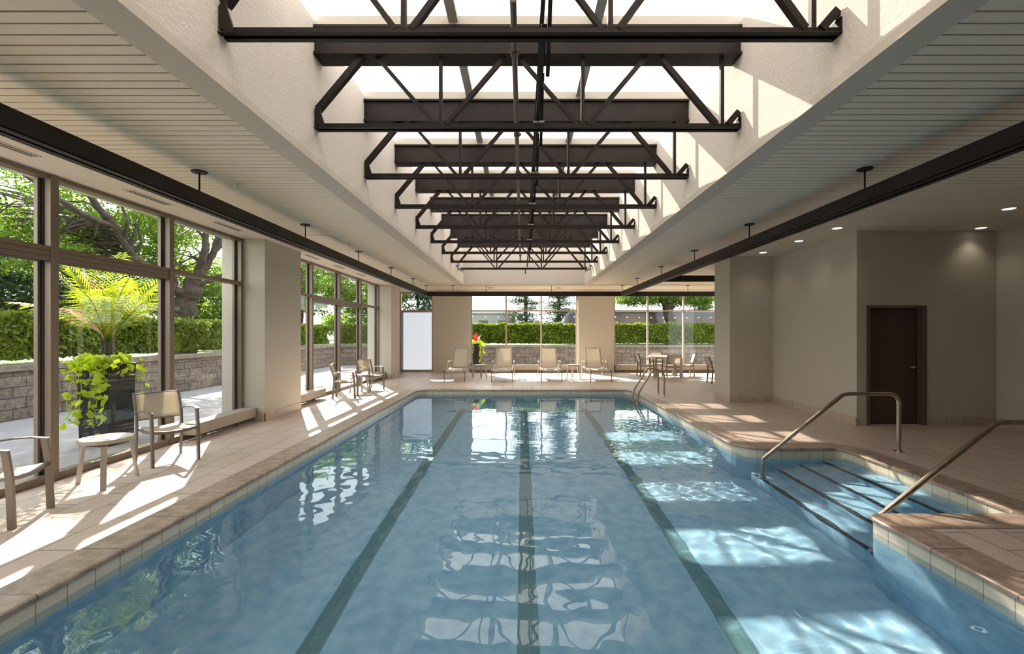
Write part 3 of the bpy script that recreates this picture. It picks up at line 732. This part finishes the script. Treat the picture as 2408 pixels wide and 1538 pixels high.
def make_table(label, group, loc, rz):
    t = thing('side_table', label, 'side table', loc, rz, group); Rr = .2375
    MB().lathe([(Rr-.012,.462),(Rr,.464),(Rr,.503),(Rr-.006,.506),(Rr-.012,.503),(Rr-.012,.462)], n=48).build('rim', M['taupe2'], t)
    MB().lathe([(0,.488),(Rr-.012,.488),(Rr-.012,.501),(0,.501)], n=48).build('tabletop', M['tabletop'], t)
    for k_ in range(3):
        a = 2*PI*k_/3; c, s = math.cos(a), math.sin(a)
        path = arc_path([(.05,0,.452),(.225,0,.452),(.285,0,0)], .06, 6)
        path = [(p.x*c, p.x*s, p.z) for p in path]
        MB().strap(path, (-s,c,0), .052, .018).build('leg', M['taupe2'], t, bevel=.002)
    return t
tb = make_table('round taupe side table with a white top between the two near armchairs', 'round side tables', (-4.55, 4.98, 0), R(-95+42))
place(tb, 'round side table between the two armchairs past the first pier', 'round side tables', (-4.5, 12.62, 0), R(-20))
place(tb, 'round side table between the first and second loungers from the window side', 'round side tables', (-1.54, 16.65, 0), R(90))
place(tb, 'round side table between the third and fourth loungers, by the far pier', 'round side tables', (1.86, 16.65, 0), R(90))

def make_lounger(label, group, loc):
    """faces -Y; origin under the middle; foot end at y=-1"""
    t = thing('sun_lounger', label, 'sun lounger', loc, 0, group); fr = M['taupe2']
    for s in (-1, 1):
        mb = MB(); mb.sweep([(s*.345,-1.0,0),(s*.345,-1.0,.375)], (1,0,0), [(-.014,-.02),(.014,-.02),(.014,.02),(-.014,.02)]); mb.build('leg', M['taupe'], t, bevel=.003)
        mb = MB(); mb.sweep([(s*.385,.98,0),(s*.385,.95,.60)], (1,0,0), [(-.014,-.02),(.014,-.02),(.014,.02),(-.014,.02)]); mb.build('leg', fr, t, bevel=.003)
        mb = MB(); mb.strap([(s*.385,.97,.60),(s*.388,.5,.62),(s*.385,-.05,.615),(s*.385,-.10,.60)], (1,0,0), .05, .022); mb.bar((s*.385,-.09,.61),(s*.385,-.07,.37),.03,.035,(1,0,0)); mb.build('armrest', fr, t, bevel=.003)
    mb = MB()
    for s in (-1, 1): mb.strap([(s*.345,-1.01,.378),(s*.345,-.3,.365),(s*.345,.4,.38),(s*.345,.97,.38)], (1,0,0), .03, .045)
    mb.bar((-.345,-1.0,.365),(.345,-1.0,.365),.03,.03,(0,1,0)); mb.bar((-.385,.97,.38),(.385,.97,.38),.03,.03,(0,1,0)); mb.build('side_rails', fr, t, bevel=.003)
    mb = MB()
    for s in (-1, 1): mb.box(s*.315-.016, s*.315+.016, -1.024, -1.005, .352, .384)
    mb.build('rail_cap', M['black'], t)
    mb = MB()
    for s in (-1, 1): mb.strap([(s*.30,.42,.40),(s*.285,.62,.70),(s*.275,.86,1.10)], (1,0,0), .028, .034)
    mb.bar((-.28,.86,1.095),(.28,.86,1.095),.022,.022,(0,1,0)); mb.build('back_frame', fr, t)
    def f1(u, v): return (-.33+.66*u, -.99+1.40*v, .395-.035*math.sin(PI*u)-.01*math.sin(PI*v))
    solid(sheet(f1, 10, 10).build('seat', M['sling'], t, smooth=True))
    def f2(u, v): return ((-.285+.57*u)*(1-.06*v), .425+.435*v-.03*math.sin(PI*u)+.02*v, .41+.685*v)
    solid(sheet(f2, 10, 10).build('backrest', M['sling'], t, smooth=True))
    def f3(u, v): return ((-.27+.54*u), .765+.02-.028-.012-.02*math.sin(PI*u), .985-.055*math.sin(PI*u)+.05*v)
    return t
def lt(x, y, rz, label):
    mb = MB()
    for k_ in range(3): mb.box(-.13+.003*k_,.13-.003*k_,-.10,.10-.004*k_,k_*.017,k_*.017+.015)
    o = mb.build('folded_towel', M['towel'], None, bevel=.007); o.location = (x, y, .392); o.rotation_euler = (0,0,rz)
    tag(o, label, 'towel', 'folded white towels on the loungers'); return o
LG = 'sling sun loungers in a row by the far windows'
ln = make_lounger('beige sling sun lounger in front of the far wall pier, closest to the window wall', LG, (-2.28, 16.27, 0))
place(ln, 'beige sling sun lounger beside the round table, second from the window wall', LG, (-.69, 16.27, 0), 0)
place(ln, 'beige sling sun lounger third from the window wall, in front of the far glazing', LG, (.98, 16.27, 0), 0)
place(ln, 'beige sling sun lounger in front of the right far pier, closest to the pool ladder', LG, (2.64, 16.27, 0), 0)
for x, lb in ((-2.20,'first lounger, closest to the window wall'),(-.66,'second lounger'),(.95,'third lounger'),(2.70,'lounger closest to the pool ladder')):
    lt(x, 15.55, R(4), 'white folded towel on the seat of the '+lb)
# dining set
tt = thing('dining_table', 'square taupe dining table with four thick legs by the far windows', 'table', (5.48, 17.5, 0))
mb = MB(); mb.box(-.52,.52,-.50,.50,.735,.77); mb.build('tabletop', M['tabletop'], tt, bevel=.006)
MB().box(-.48,.48,-.46,.46,.69,.735).build('apron', M['taupe2'], tt)
for sx in (-1,1):
    for sy in (-1,1): MB().box(sx*.48-.04,sx*.48+.04,sy*.46-.04,sy*.46+.04,0,.69).build('leg', M['taupe2'], tt, bevel=.004)
DG = 'dining armchairs by the far windows'
place(ch, 'taupe dining armchair on the pool side of the square table, back to the pool', DG, (4.72, 17.45, 0), R(0), 'dining_armchair')
place(ch, 'taupe dining armchair with its back to the camera, pushed up to the square table', DG, (5.50, 16.83, 0), R(92), 'dining_armchair')
place(ch, 'pale dining armchair facing the pool on the far right of the square table', DG, (6.26, 17.5, 0), R(176), 'dining_armchair')
place(ch, 'dining armchair behind the square table with its back to the windows', DG, (5.45, 18.25, 0), R(-92), 'dining_armchair')
place(ch, 'dining armchair half hidden by the right pier, turned away from the pool', DG, (6.42, 14.95, 0), R(-5), 'dining_armchair')

# ------------------------------------------------------------------ outside
GZ = 0.0
mb = MB(); mb.box(-60, -5.35, -30, 60, -.3, -.015); mb.box(-5.35, 60, YF, 60, -.3, -.015); structure(mb.build('outdoor_path', M['path']))
mb = MB(); mb.mi = 0; mb.box(-10.05, -9.65, -8, 24.1, -.02, .92); mb.mi = 1; mb.box(-10.08, -9.61, -8, 24.1, .92, 1.03); structure(mb.build('retaining_wall_side', [M['block'], M['cap']]))
mb = MB(); mb.mi = 0; mb.box(-10.05, 30, 23.7, 24.1, -.02, .92); mb.mi = 1; mb.box(-9.6, 30, 23.66, 24.13, .92, 1.03); structure(mb.build('retaining_wall_far', [M['block'], M['cap']]))
mb = MB(); mb.box(-60,-10.05,-30,60,-.1,.95); mb.box(-10.05,60,24.1,60,-.1,.95); structure(mb.build('raised_lawn', M['grassm']))

rng = np.random.RandomState(11)
def leaves(C, size, flat=.0, asp=.55, rs=rng, up=None):
    """4-corner leaf quads around the centres C (N,3)"""
    N = len(C); d = rs.normal(size=(N,3)); 
    if up is not None: d += np.array(up)
    d /= np.linalg.norm(d, axis=1, keepdims=True)+1e-9
    e = rs.normal(size=(N,3)); e -= d*(e*d).sum(1, keepdims=True); e /= np.linalg.norm(e, axis=1, keepdims=True)+1e-9
    s = (size*rs.uniform(.6,1.3,size=(N,1)))
    a = C-d*s; b = C+e*s*asp; c = C+d*s; f = C-e*s*asp
    return np.stack([a,b,c,f], 1).reshape(-1,3)
def hedge(name, label, x0, x1, y0, y1, z0, z1, N):
    t = thing(name, label, 'hedge', ((x0+x1)/2, (y0+y1)/2, z0))
    ox, oy = (x0+x1)/2, (y0+y1)/2
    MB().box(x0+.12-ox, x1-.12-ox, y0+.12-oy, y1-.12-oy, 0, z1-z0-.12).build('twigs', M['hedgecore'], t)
    L = max(x1-x0, y1-y0); faces = []
    rs = rng; h_ = z1-z0
    u = rs.uniform(-1,1,N); k_ = rs.uniform(0,1,N); lumps = .06*np.sin(u*L*2.1)+.05*np.sin(u*L*5.3+1)
    front = k_ < .72
    along = u*L/2
    zz = np.where(front, rs.uniform(0,1,N)*h_, h_+lumps*.6+rs.normal(0,.03,N))
    dep = np.where(front, 0, rs.uniform(0,1,N))
    bulge = .06*np.sin(along*3.1+zz*4)+.05*np.sin(along*7.7-zz*6)+rs.normal(0,.035,N)
    if (y1-y0) > (x1-x0): P3 = np.stack([np.where(front, (x1-ox)+bulge, (x1-ox)-dep*(x1-x0)), along, zz], 1)
    else: P3 = np.stack([along, np.where(front, (y0-oy)-bulge, (y0-oy)+dep*(y1-y0)), zz], 1)
    fast_quads('foliage', leaves(P3, .055 if y1-y0 > x1-x0 else .065, up=(.2,-.2,.3), asp=.6), 4, M['hedge'], t)
hedge('clipped_hedge', 'long clipped green hedge on the retaining wall beside the path', -10.85, -9.98, -3, 23.4, 1.13, 1.98, 80000)
hedge('clipped_hedge', 'long clipped green hedge on the far retaining wall behind the loungers', -9.8, 16, 24.05, 24.9, 1.13, 2.10, 70000)

def tree(name, label, limbs, blobs, nleaf, lsize, lm, group=None, bark='bark'):
    """limbs: list of (path points, radii); blobs: list of (centre, radius vec, clusters)"""
    base = limbs[0][0][0]; t = thing(name, label, 'tree', base, 0, group); mb = MB(); rs = rng
    base = Vector(base)
    ends = []
    for pts, rad in limbs:
        P_ = [Vector(p) for p in pts]; path = []; rr = []
        for i in range(len(P_)-1):
            for k_ in range(4):
                f = k_/4; q_ = P_[i].lerp(P_[i+1], f); 
                if i+k_: q_ = q_+Vector(rs.normal(0, rad[i]*.18, 3))
                path.append(q_-base); rr.append((rad[i]*(1-f)+rad[i+1]*f)*rs.uniform(.93,1.08))
        path.append(P_[-1]-base); rr.append(rad[-1]); mb.limb(path, rr, 9)
        ends += [(p, r_) for p, r_ in zip(path[2:], rr[2:])]
    C = []
    for c, r, ncl in blobs:
        c = np.array(c)-np.array(base); r = np.array(r)
        d = rs.normal(size=(ncl,3)); d /= np.linalg.norm(d, axis=1, keepdims=True); rad = rs.uniform(.25,1,ncl)**.5
        cc = c+d*rad[:,None]*r; C.append(cc)
        for q_ in cc[::max(1, ncl//26)]:
            q_ = Vector(q_)
            e = min(ends, key=lambda x: (x[0]-q_).length); 
            if (e[0]-q_).length < 6:
                mid = e[0].lerp(q_, .5)+Vector(rs.normal(0,.15,3))+Vector((0,0,.15)); r0 = min(e[1]*.5, .05)
                mb.limb([e[0], e[0].lerp(mid,.5)+Vector(rs.normal(0,.06,3)), mid, q_], [r0, r0*.75, r0*.5, .008], 5)
    soften(mb.build('trunk', M[bark], t), 60)
    C = np.concatenate(C); per = max(1, nleaf//len(C))
    L = np.repeat(C, per, 0)+rs.normal(0, 1, (len(C)*per, 3))*np.array([.30,.30,.13])
    fast_quads('foliage', leaves(L, lsize, asp=.5), 4, M[lm], t)
    return t
# spreading locust outside the near windows
Yt = 16.0
base = W(425, 800, Yt); base.z = .9
tree('spreading_tree', 'large spreading tree with forked trunk behind the hedge, seen through the near windows',
     [([base, W(428,750,Yt), W(442,700,Yt), W(462,655,Yt)], [0.46, 0.38, 0.33, 0.30]),
      ([W(455,668,Yt), W(482,625,Yt), W(505,590,Yt), W(535,550,Yt), W(560,500,Yt)], [0.186, 0.136, 0.105, 0.081, 0.050]),
      ([W(460,660,Yt), W(478,600,Yt-.3), W(484,550,Yt-.4), W(480,500,Yt-.4), W(488,430,Yt-.4)], [0.161, 0.124, 0.099, 0.081, 0.050]),
      ([W(500,600,Yt), W(512,560,Yt), W(505,520,Yt), W(520,470,Yt)], [0.093, 0.081, 0.062, 0.037]),
      ([W(450,680,Yt), W(495,660,Yt), W(530,640,Yt), W(580,600,Yt)], [0.087, 0.074, 0.062, 0.031]),
      ([W(440,700,Yt), W(380,655,Yt-1), W(310,605,Yt-2), W(269,533,Yt-3), W(224,479,Yt-4), W(190,420,Yt-4.5), W(140,350,Yt-5)], [0.186, 0.149, 0.130, 0.105, 0.087, 0.062, 0.037]),
      ([W(290,570,Yt-2.5), W(300,520,Yt-3), W(285,480,Yt-3), W(290,430,Yt-3)], [0.062, 0.043, 0.037, 0.019]),
      ([W(269,533,Yt-3), W(190,500,Yt-4.5), W(110,450,Yt-5.5), W(50,405,Yt-6), W(-30,370,Yt-6.5)], [0.074, 0.062, 0.056, 0.043, 0.025]),
      ([W(420,690,Yt+1), W(400,630,Yt+1), W(380,580,Yt+1.5)], [0.124, 0.093, 0.050])],
     [(W(40,470,12.5), (2.6,2.0,1.5), 85), (W(240,450,14), (2.3,1.8,1.5), 60), (W(345,560,15.5), (1.5,1.2,1.0), 60), (W(180,560,14), (1.6,1.5,.8), 40),
      (W(440,560,17.5), (1.5,1.3,1.6), 36), (W(520,560,18), (1.4,1.3,1.5), 14), (W(30,580,12), (1.8,1.5,.6), 30), (W(380,450,16.5), (1.8,1.6,1.2), 34), ((-12.8,17.5,8.6),(2.3,3.4,1.0),330), ((-12.0,22.5,8.4),(1.8,2.4,.9),120)],
     78000, .052, 'leafA')
def trunktree(name, label, x, y, h_, r, cr, lm, nleaf=14000, ls=.09, group=None, lean=0, low=.3, ncl=150, tr=.16):
    b = Vector((x, y, .9)); top = Vector((x+lean, y, h_))
    tree(name, label, [([b, b.lerp(top,.35), b.lerp(top,.65), top], [tr, tr*.8, tr*.5, .04])],
         [((x+lean*.6, y, .9+(h_-.9)*(low+(1-low)/2)), (cr, cr, (h_-.9)*(1-low)/2), ncl)], nleaf, ls, lm, group)
BG = 'background trees beyond the hedge'
k_ = 0
spec = [(-17,11.5,6.2,2.6,'leafB','dense dark evergreen at the far left behind the near hedge'),(-19,16.5,6.6,2.8,'leafB','dense dark tree behind the palm'),(-21,22,7,3,'leafB','broad dark tree behind the forked trunk'),
        (-15.5,22,5.2,2.4,'leafC','pale green bushy tree beside the forked trunk'),(-13.6,28,7.4,2.8,'leafC','pale green tree seen in the first pane past the pier'),(-10.6,31,7.2,2.8,'leafC','light green tree seen in the tall sliding pane past the pier'),
        (-16.5,33,9,3.2,'leafC','taller pale tree behind the ones past the pier'),(-13.3,37,9.5,3,'leafC','tall tree behind the last panes past the pier'),(-7.6,33,6.6,2.6,'leafB','dark green tree above the frosted pane')]
for x,y,h_,cr_,lm,lb in spec: trunktree('background_tree', lb, x,y,h_,.2,cr_,lm,15000,.085,BG, low=.12 if lm=='leafB' else .25)
def conifer(label, x, y, h_, cr_):
    t = thing('conifer', label, 'tree', (x,y,.9), 0, 'conifers behind the far windows'); mb = MB(); mb.limb([(0,0,0),(0,0,h_*.5),(0,0,h_)], [.16,.10,.02], 8); C = []
    rs = rng
    for k_ in range(150):
        z = h_*(.06+.85*rs.uniform()); a = rs.uniform(0,2*PI); L = cr_*(1-z/h_)**.7*rs.uniform(.6,1.05); e = Vector((math.cos(a)*L, math.sin(a)*L, z+.1*L))
        mb.limb([(0,0,z),(e.x*.5,e.y*.5,z-.02),tuple(e)], [.03,.02,.006], 4)
        for f in np.linspace(.25,1,7): C.append((e.x*f, e.y*f, z-.08*f+.1*L*f))
    mb.build('trunk', M['bark'], t)
    C = np.repeat(np.array(C), 26, 0); C = C+rs.normal(0,1,C.shape)*np.array([.2,.2,.1]); fast_quads('foliage', leaves(C, .07, asp=.25), 4, M['leafB'], t)
conifer('dark conifer behind the middle pane of the far glazing', .25, 34, 8.8, 1.9)
conifer('dark conifer behind the third pane of the far glazing', 2.75, 34.5, 8.6, 1.9)
conifer('dark conifer at the right edge of the far glazing, beside the pier', 13.2, 34, 6.5, 1.7)
Yr = 27.0
base = W(1575, 800, Yr); base.z = .9
tree('bright_green_tree', 'bright green tree with a forked trunk behind the dining table window',
     [([base, W(1573,755,Yr), W(1570,725,Yr), W(1568,712,Yr)], [.40,.33,.31,.30]),
      ([W(1568,718,Yr), W(1556,702,Yr), W(1548,685,Yr), W(1535,660,Yr)], [.24,.19,.15,.08]),
      ([W(1570,716,Yr), W(1578,700,Yr), W(1586,686,Yr), W(1592,650,Yr)], [.24,.19,.16,.08]),
      ([W(1582,695,Yr), W(1605,680,Yr), W(1640,668,Yr)], [.12,.10,.06]), ([W(1552,690,Yr), W(1500,690,Yr), W(1450,700,Yr)], [.08,.06,.03])],
     [(W(1560,668,Yr), (2.4,2,1.2), 110), (W(1625,690,Yr), (1.6,1.6,.8), 60), (W(1490,690,Yr), (1.4,1.4,.7), 36)], 26000, .075, 'leafC')
# distant vegetation backdrop made of single bushes
for k_, (x, y, h_, cr_) in enumerate([(-30,20,4.2,3.4),(-30,30,4.2,3.6),(-24,40,4.2,3.6),(-17,46,4,3.4),(-10,46,3.4,3),(-3.5,44,3.2,2.6),(5,46,3.3,2.8),(12,46,3.2,3),(19,46,3.4,3)]):
    lbs = ['at the far left behind the evergreens','left of the forked tree far off','behind the trees past the pier','behind the last panes past the pier','above the frosted pane','behind the first pane of the far glazing','behind the dark coach front','behind the bright green tree','beyond the right end of the coach']
    trunktree('distant_bush', 'low distant green bush '+lbs[k_], x, y, h_, .2, cr_, 'leafC' if k_ % 2 else 'leafB', 9000, .13, 'distant bushes', low=.0, ncl=110)

# coach and pale building behind the far hedge
t = thing('coach_bus', 'long dark coach with brown windows parked behind the far hedge', 'bus', (8.6, 30, .95))
mb = MB(); prof = [(-6.05,.35),(-6.15,1.0),(-5.85,1.75),(-5.6,2.02),(-5.3,2.08),(6.2,2.08),(6.3,1.9),(6.3,.35)]
nvp = len(prof); mb.add([(x,-1.2,z) for x,z in prof]+[(x,1.2,z) for x,z in prof], [tuple(range(nvp)), tuple(range(2*nvp-1,nvp-1,-1))]+[(i,i+nvp,(i+1)%nvp+nvp,(i+1)%nvp) for i in range(nvp)])
mb.build('coach_body', M['bus'], t, bevel=.05)
for k_ in range(7): MB().box(-5.35+k_*1.62, -5.35+k_*1.62+1.5, -1.215, -1.19, 1.05, 1.78).build('window', M['busglass'], t)
for x in (-4, 4.2):
    mb = MB().lathe([(0,-.12),(.45,-.12),(.48,-.06),(.48,.06),(.45,.12),(0,.12)], n=24); mb.v = [(a+x, c-1.12, b+.45) for a,b,c in mb.v]; mb.build('wheel', M['black'], t)
t = thing('low_pale_building', 'low pale building behind the far hedge at the first far pane', 'building', (-2.2, 37, .95))
MB().box(-2.2,1.6,-1.5,1.5,0,2.25).build('wall', M['white'], t); MB().box(-2.3,1.7,-1.6,1.6,2.25,2.4).build('roof', M['outer'], t)
for x in (-1.2,.3): MB().box(x,x+.7,-1.52,-1.49,1.2,1.7).build('window', M['busglass'], t)

# string lights
def string_lights(label, p0, p1, nb, sag=.05, poles=(1,1)):
    p0 = Vector(p0); p1 = Vector(p1); t = thing('string_lights', label, 'string lights', p0)
    d = p1-p0; pts = [d*(i/40)+Vector((0,0,-sag*4*(i/40)*(1-i/40))) for i in range(41)]
    MB().limb(pts, [.006]*41, 5).build('cable', M['black'], t)
    for q_, on in zip((Vector((0,0,0)), d), poles):
        if on: MB().limb([q_+Vector((0,0,-p0.z-.01)), q_+Vector((0,0,.06))], [.025,.02], 10).build('pole', M['frame'], t)
    for k_ in range(nb):
        f = (k_+.5)/nb; p = d*f+Vector((0,0,-sag*4*f*(1-f)))
        MB().lathe([(0,-.02),(.018,-.02),(.018,-.07),(.0,-.07)], p, 10).build('socket', M['black'], t)
        MB().lathe([(0,-.07),(.014,-.075),(.022,-.09),(.016,-.11),(0,-.115)], p, 12).build('bulb', M['bulb'], t)
string_lights('string of small warm bulbs outside the window behind the dining table', (3.5,21.2,2.52), (9.6,21.2,2.50), 11)
string_lights('string of small warm bulbs outside the three-pane window behind the loungers', (-3.2,21.2,2.56), (3.3,21.2,2.52), 11)
string_lights('string of small warm bulbs outside the windows past the pier', (-7.6,13.6,2.50), (-7.6,23.2,2.60), 13, .10)

# planters
def vine_leaf_pts(N, fn): return np.array([fn() for _ in range(N)])
def planter(label, x, y, h_=1.2, s=.235, palm=True, rz=0):
    t = thing('planter_with_palm' if palm else 'planter_with_flower', label, 'planter', (x,y,-.015), rz)
    mb = MB(); s0 = s*.92
    vs = [(-s0,-s0,0),(s0,-s0,0),(s0,s0,0),(-s0,s0,0),(-s,-s,h_),(s,-s,h_),(s,s,h_),(-s,s,h_),(-s+.03,-s+.03,h_),(s-.03,-s+.03,h_),(s-.03,s-.03,h_),(-s+.03,s-.03,h_),(-s+.03,-s+.03,h_-.08),(s-.03,-s+.03,h_-.08),(s-.03,s-.03,h_-.08),(-s+.03,s-.03,h_-.08)]
    fs = [(0,3,2,1)]
    for a in (0,4,8):
        for k_ in range(4): fs.append((a+k_, a+(k_+1)%4, a+4+(k_+1)%4, a+4+k_))
    mb.add(vs, fs); mb.build('pot', M['planter'], t, bevel=.006)
    MB().box(-s+.03,s-.03,-s+.03,s-.03,h_-.09,h_-.06).build('soil', M['soil'], t)
    rs = rng; C = []
    # trailing lime vine: mound on the rim + hanging strands
    stems = MB()
    for k_ in range(44 if palm else 22):
        a = rs.uniform(0,2*PI); L = rs.choice([.08,.2,.4,.85,.6], p=[.4,.27,.15,.08,.10]); ca, sa = math.cos(a), math.sin(a)
        e = s/max(abs(ca),abs(sa)); out = e+rs.uniform(.03,.14); pts = [(ca*e*.4,sa*e*.4,h_-.05),(ca*e*.9,sa*e*.9,h_+.04+rs.uniform(0,.05)),(ca*out,sa*out,h_+.02)]
        zz = h_-.05
        while zz > h_-L: pts.append((ca*out+rs.normal(0,.015),sa*out+rs.normal(0,.015),zz)); zz -= .08
        stems.limb(pts, [.004]*len(pts), 4)
        for p in pts[1:]:
            for _ in range(2): C.append(np.array(p)+rs.normal(0,.04,3))
    for _ in range(110 if palm else 70): a = rs.uniform(0,2*PI); r_ = s*1.15*math.sqrt(rs.uniform(.15,1)); C.append(np.array((math.cos(a)*r_,math.sin(a)*r_,h_+rs.uniform(.0,.12))))
    stems.build('vine_stems', M['vine'], t)
    fast_quads('vine_leaves', leaves(np.array(C), .056, asp=.8, up=(.3,-.8,.3)), 4, M['vine'], t)
    if palm:
        mb = MB(); 
        for k_ in range(5): a = 2*PI*k_/5; mb.limb([(math.cos(a)*.05,math.sin(a)*.05,h_-.08),(math.cos(a)*.05,math.sin(a)*.05,h_+.25),(math.cos(a)*.08,math.sin(a)*.08,h_+.45)], [.028,.02,.012], 7)
        mb.build('palm_stems', M['bark'], t)
        for k_ in range(17):
            a = 2*PI*k_/17*2.4+rs.uniform(-.2,.2); L = rs.uniform(1.15,1.85); lift = rs.uniform(.75,1.48); V = []; rach = []
            for i in range(15):
                f = i/14; ang = lift*(1-.0*f); r_ = L*(math.cos(lift)*f+.12*f*f); z = h_+.3+L*(math.sin(lift)*f)-L*.30*f**2.4*(1.15-.3*lift)
                rach.append(Vector((math.cos(a)*r_, math.sin(a)*r_, z)))
            side = Vector((-math.sin(a), math.cos(a), 0))
            fr = MB(); fr.limb(rach, [.008*(1-.75*i/14)+.001 for i in range(15)], 5); fo = fr.build('frond', M['dry'] if k_ == 3 else M['palm'], t)
            for i in range(3, 14):
                for sub in (0,.5):
                    for sg in (-1,1):
                        p = rach[i].lerp(rach[i+1], sub) if i < 14 else rach[i]; tdir = (rach[min(i+1,14)]-rach[i-1]).normalized()
                        LL = (.40*math.sin(PI*min(1,(i+sub)/15*.9+.12)))*rs.uniform(.8,1.1); d = (side*sg*.8+tdir*.7+Vector((0,0,.12))).normalized(); wv = tdir*.013
                        m1 = p+d*LL*.5; m2 = p+d*LL-Vector((0,0,LL*rs.uniform(.15,.4)))
                        V += [p-wv*.6, m1-wv, m1+wv, p+wv*.6, m1-wv, m2, m2+wv*.2, m1+wv]
            fast_quads('leaflets', np.array([tuple(v) for v in V]), 4, M['dry'] if k_ in (3,11) else M['palm'], fo)
    else:
        C = []
        mb = MB(); V = []
        for k_ in range(26):
            a = rs.uniform(0,2*PI); L = rs.uniform(.35,.6); el = rs.uniform(.7,1.4); p0 = Vector((0,0,h_)); d = Vector((math.cos(a)*math.cos(el), math.sin(a)*math.cos(el), math.sin(el))); sd_ = Vector((-math.sin(a),math.cos(a),0))*.02
            m1 = p0+d*L*.6; m2 = p0+d*L-Vector((0,0,.05)); V += [p0-sd_*.4,m1-sd_,m1+sd_,p0+sd_*.4, m1-sd_,m2,m2,m1+sd_]
        fast_quads('flower_leaves', np.array([tuple(v) for v in V]), 4, M['red'], t)
    return t
planter('tall black planter with a palm and trailing lime vine outside the near window', -6.25, 6.85)
planter('tall black planter with a red spiky plant outside the far window beside the pier', -2.08, 20.25, palm=False)
# sun caustics through the water
sl.cycles.is_caustics_light = True
water.cycles.is_caustics_caster = True
for o in (basin, steps_o): o.cycles.is_caustics_receiver = True
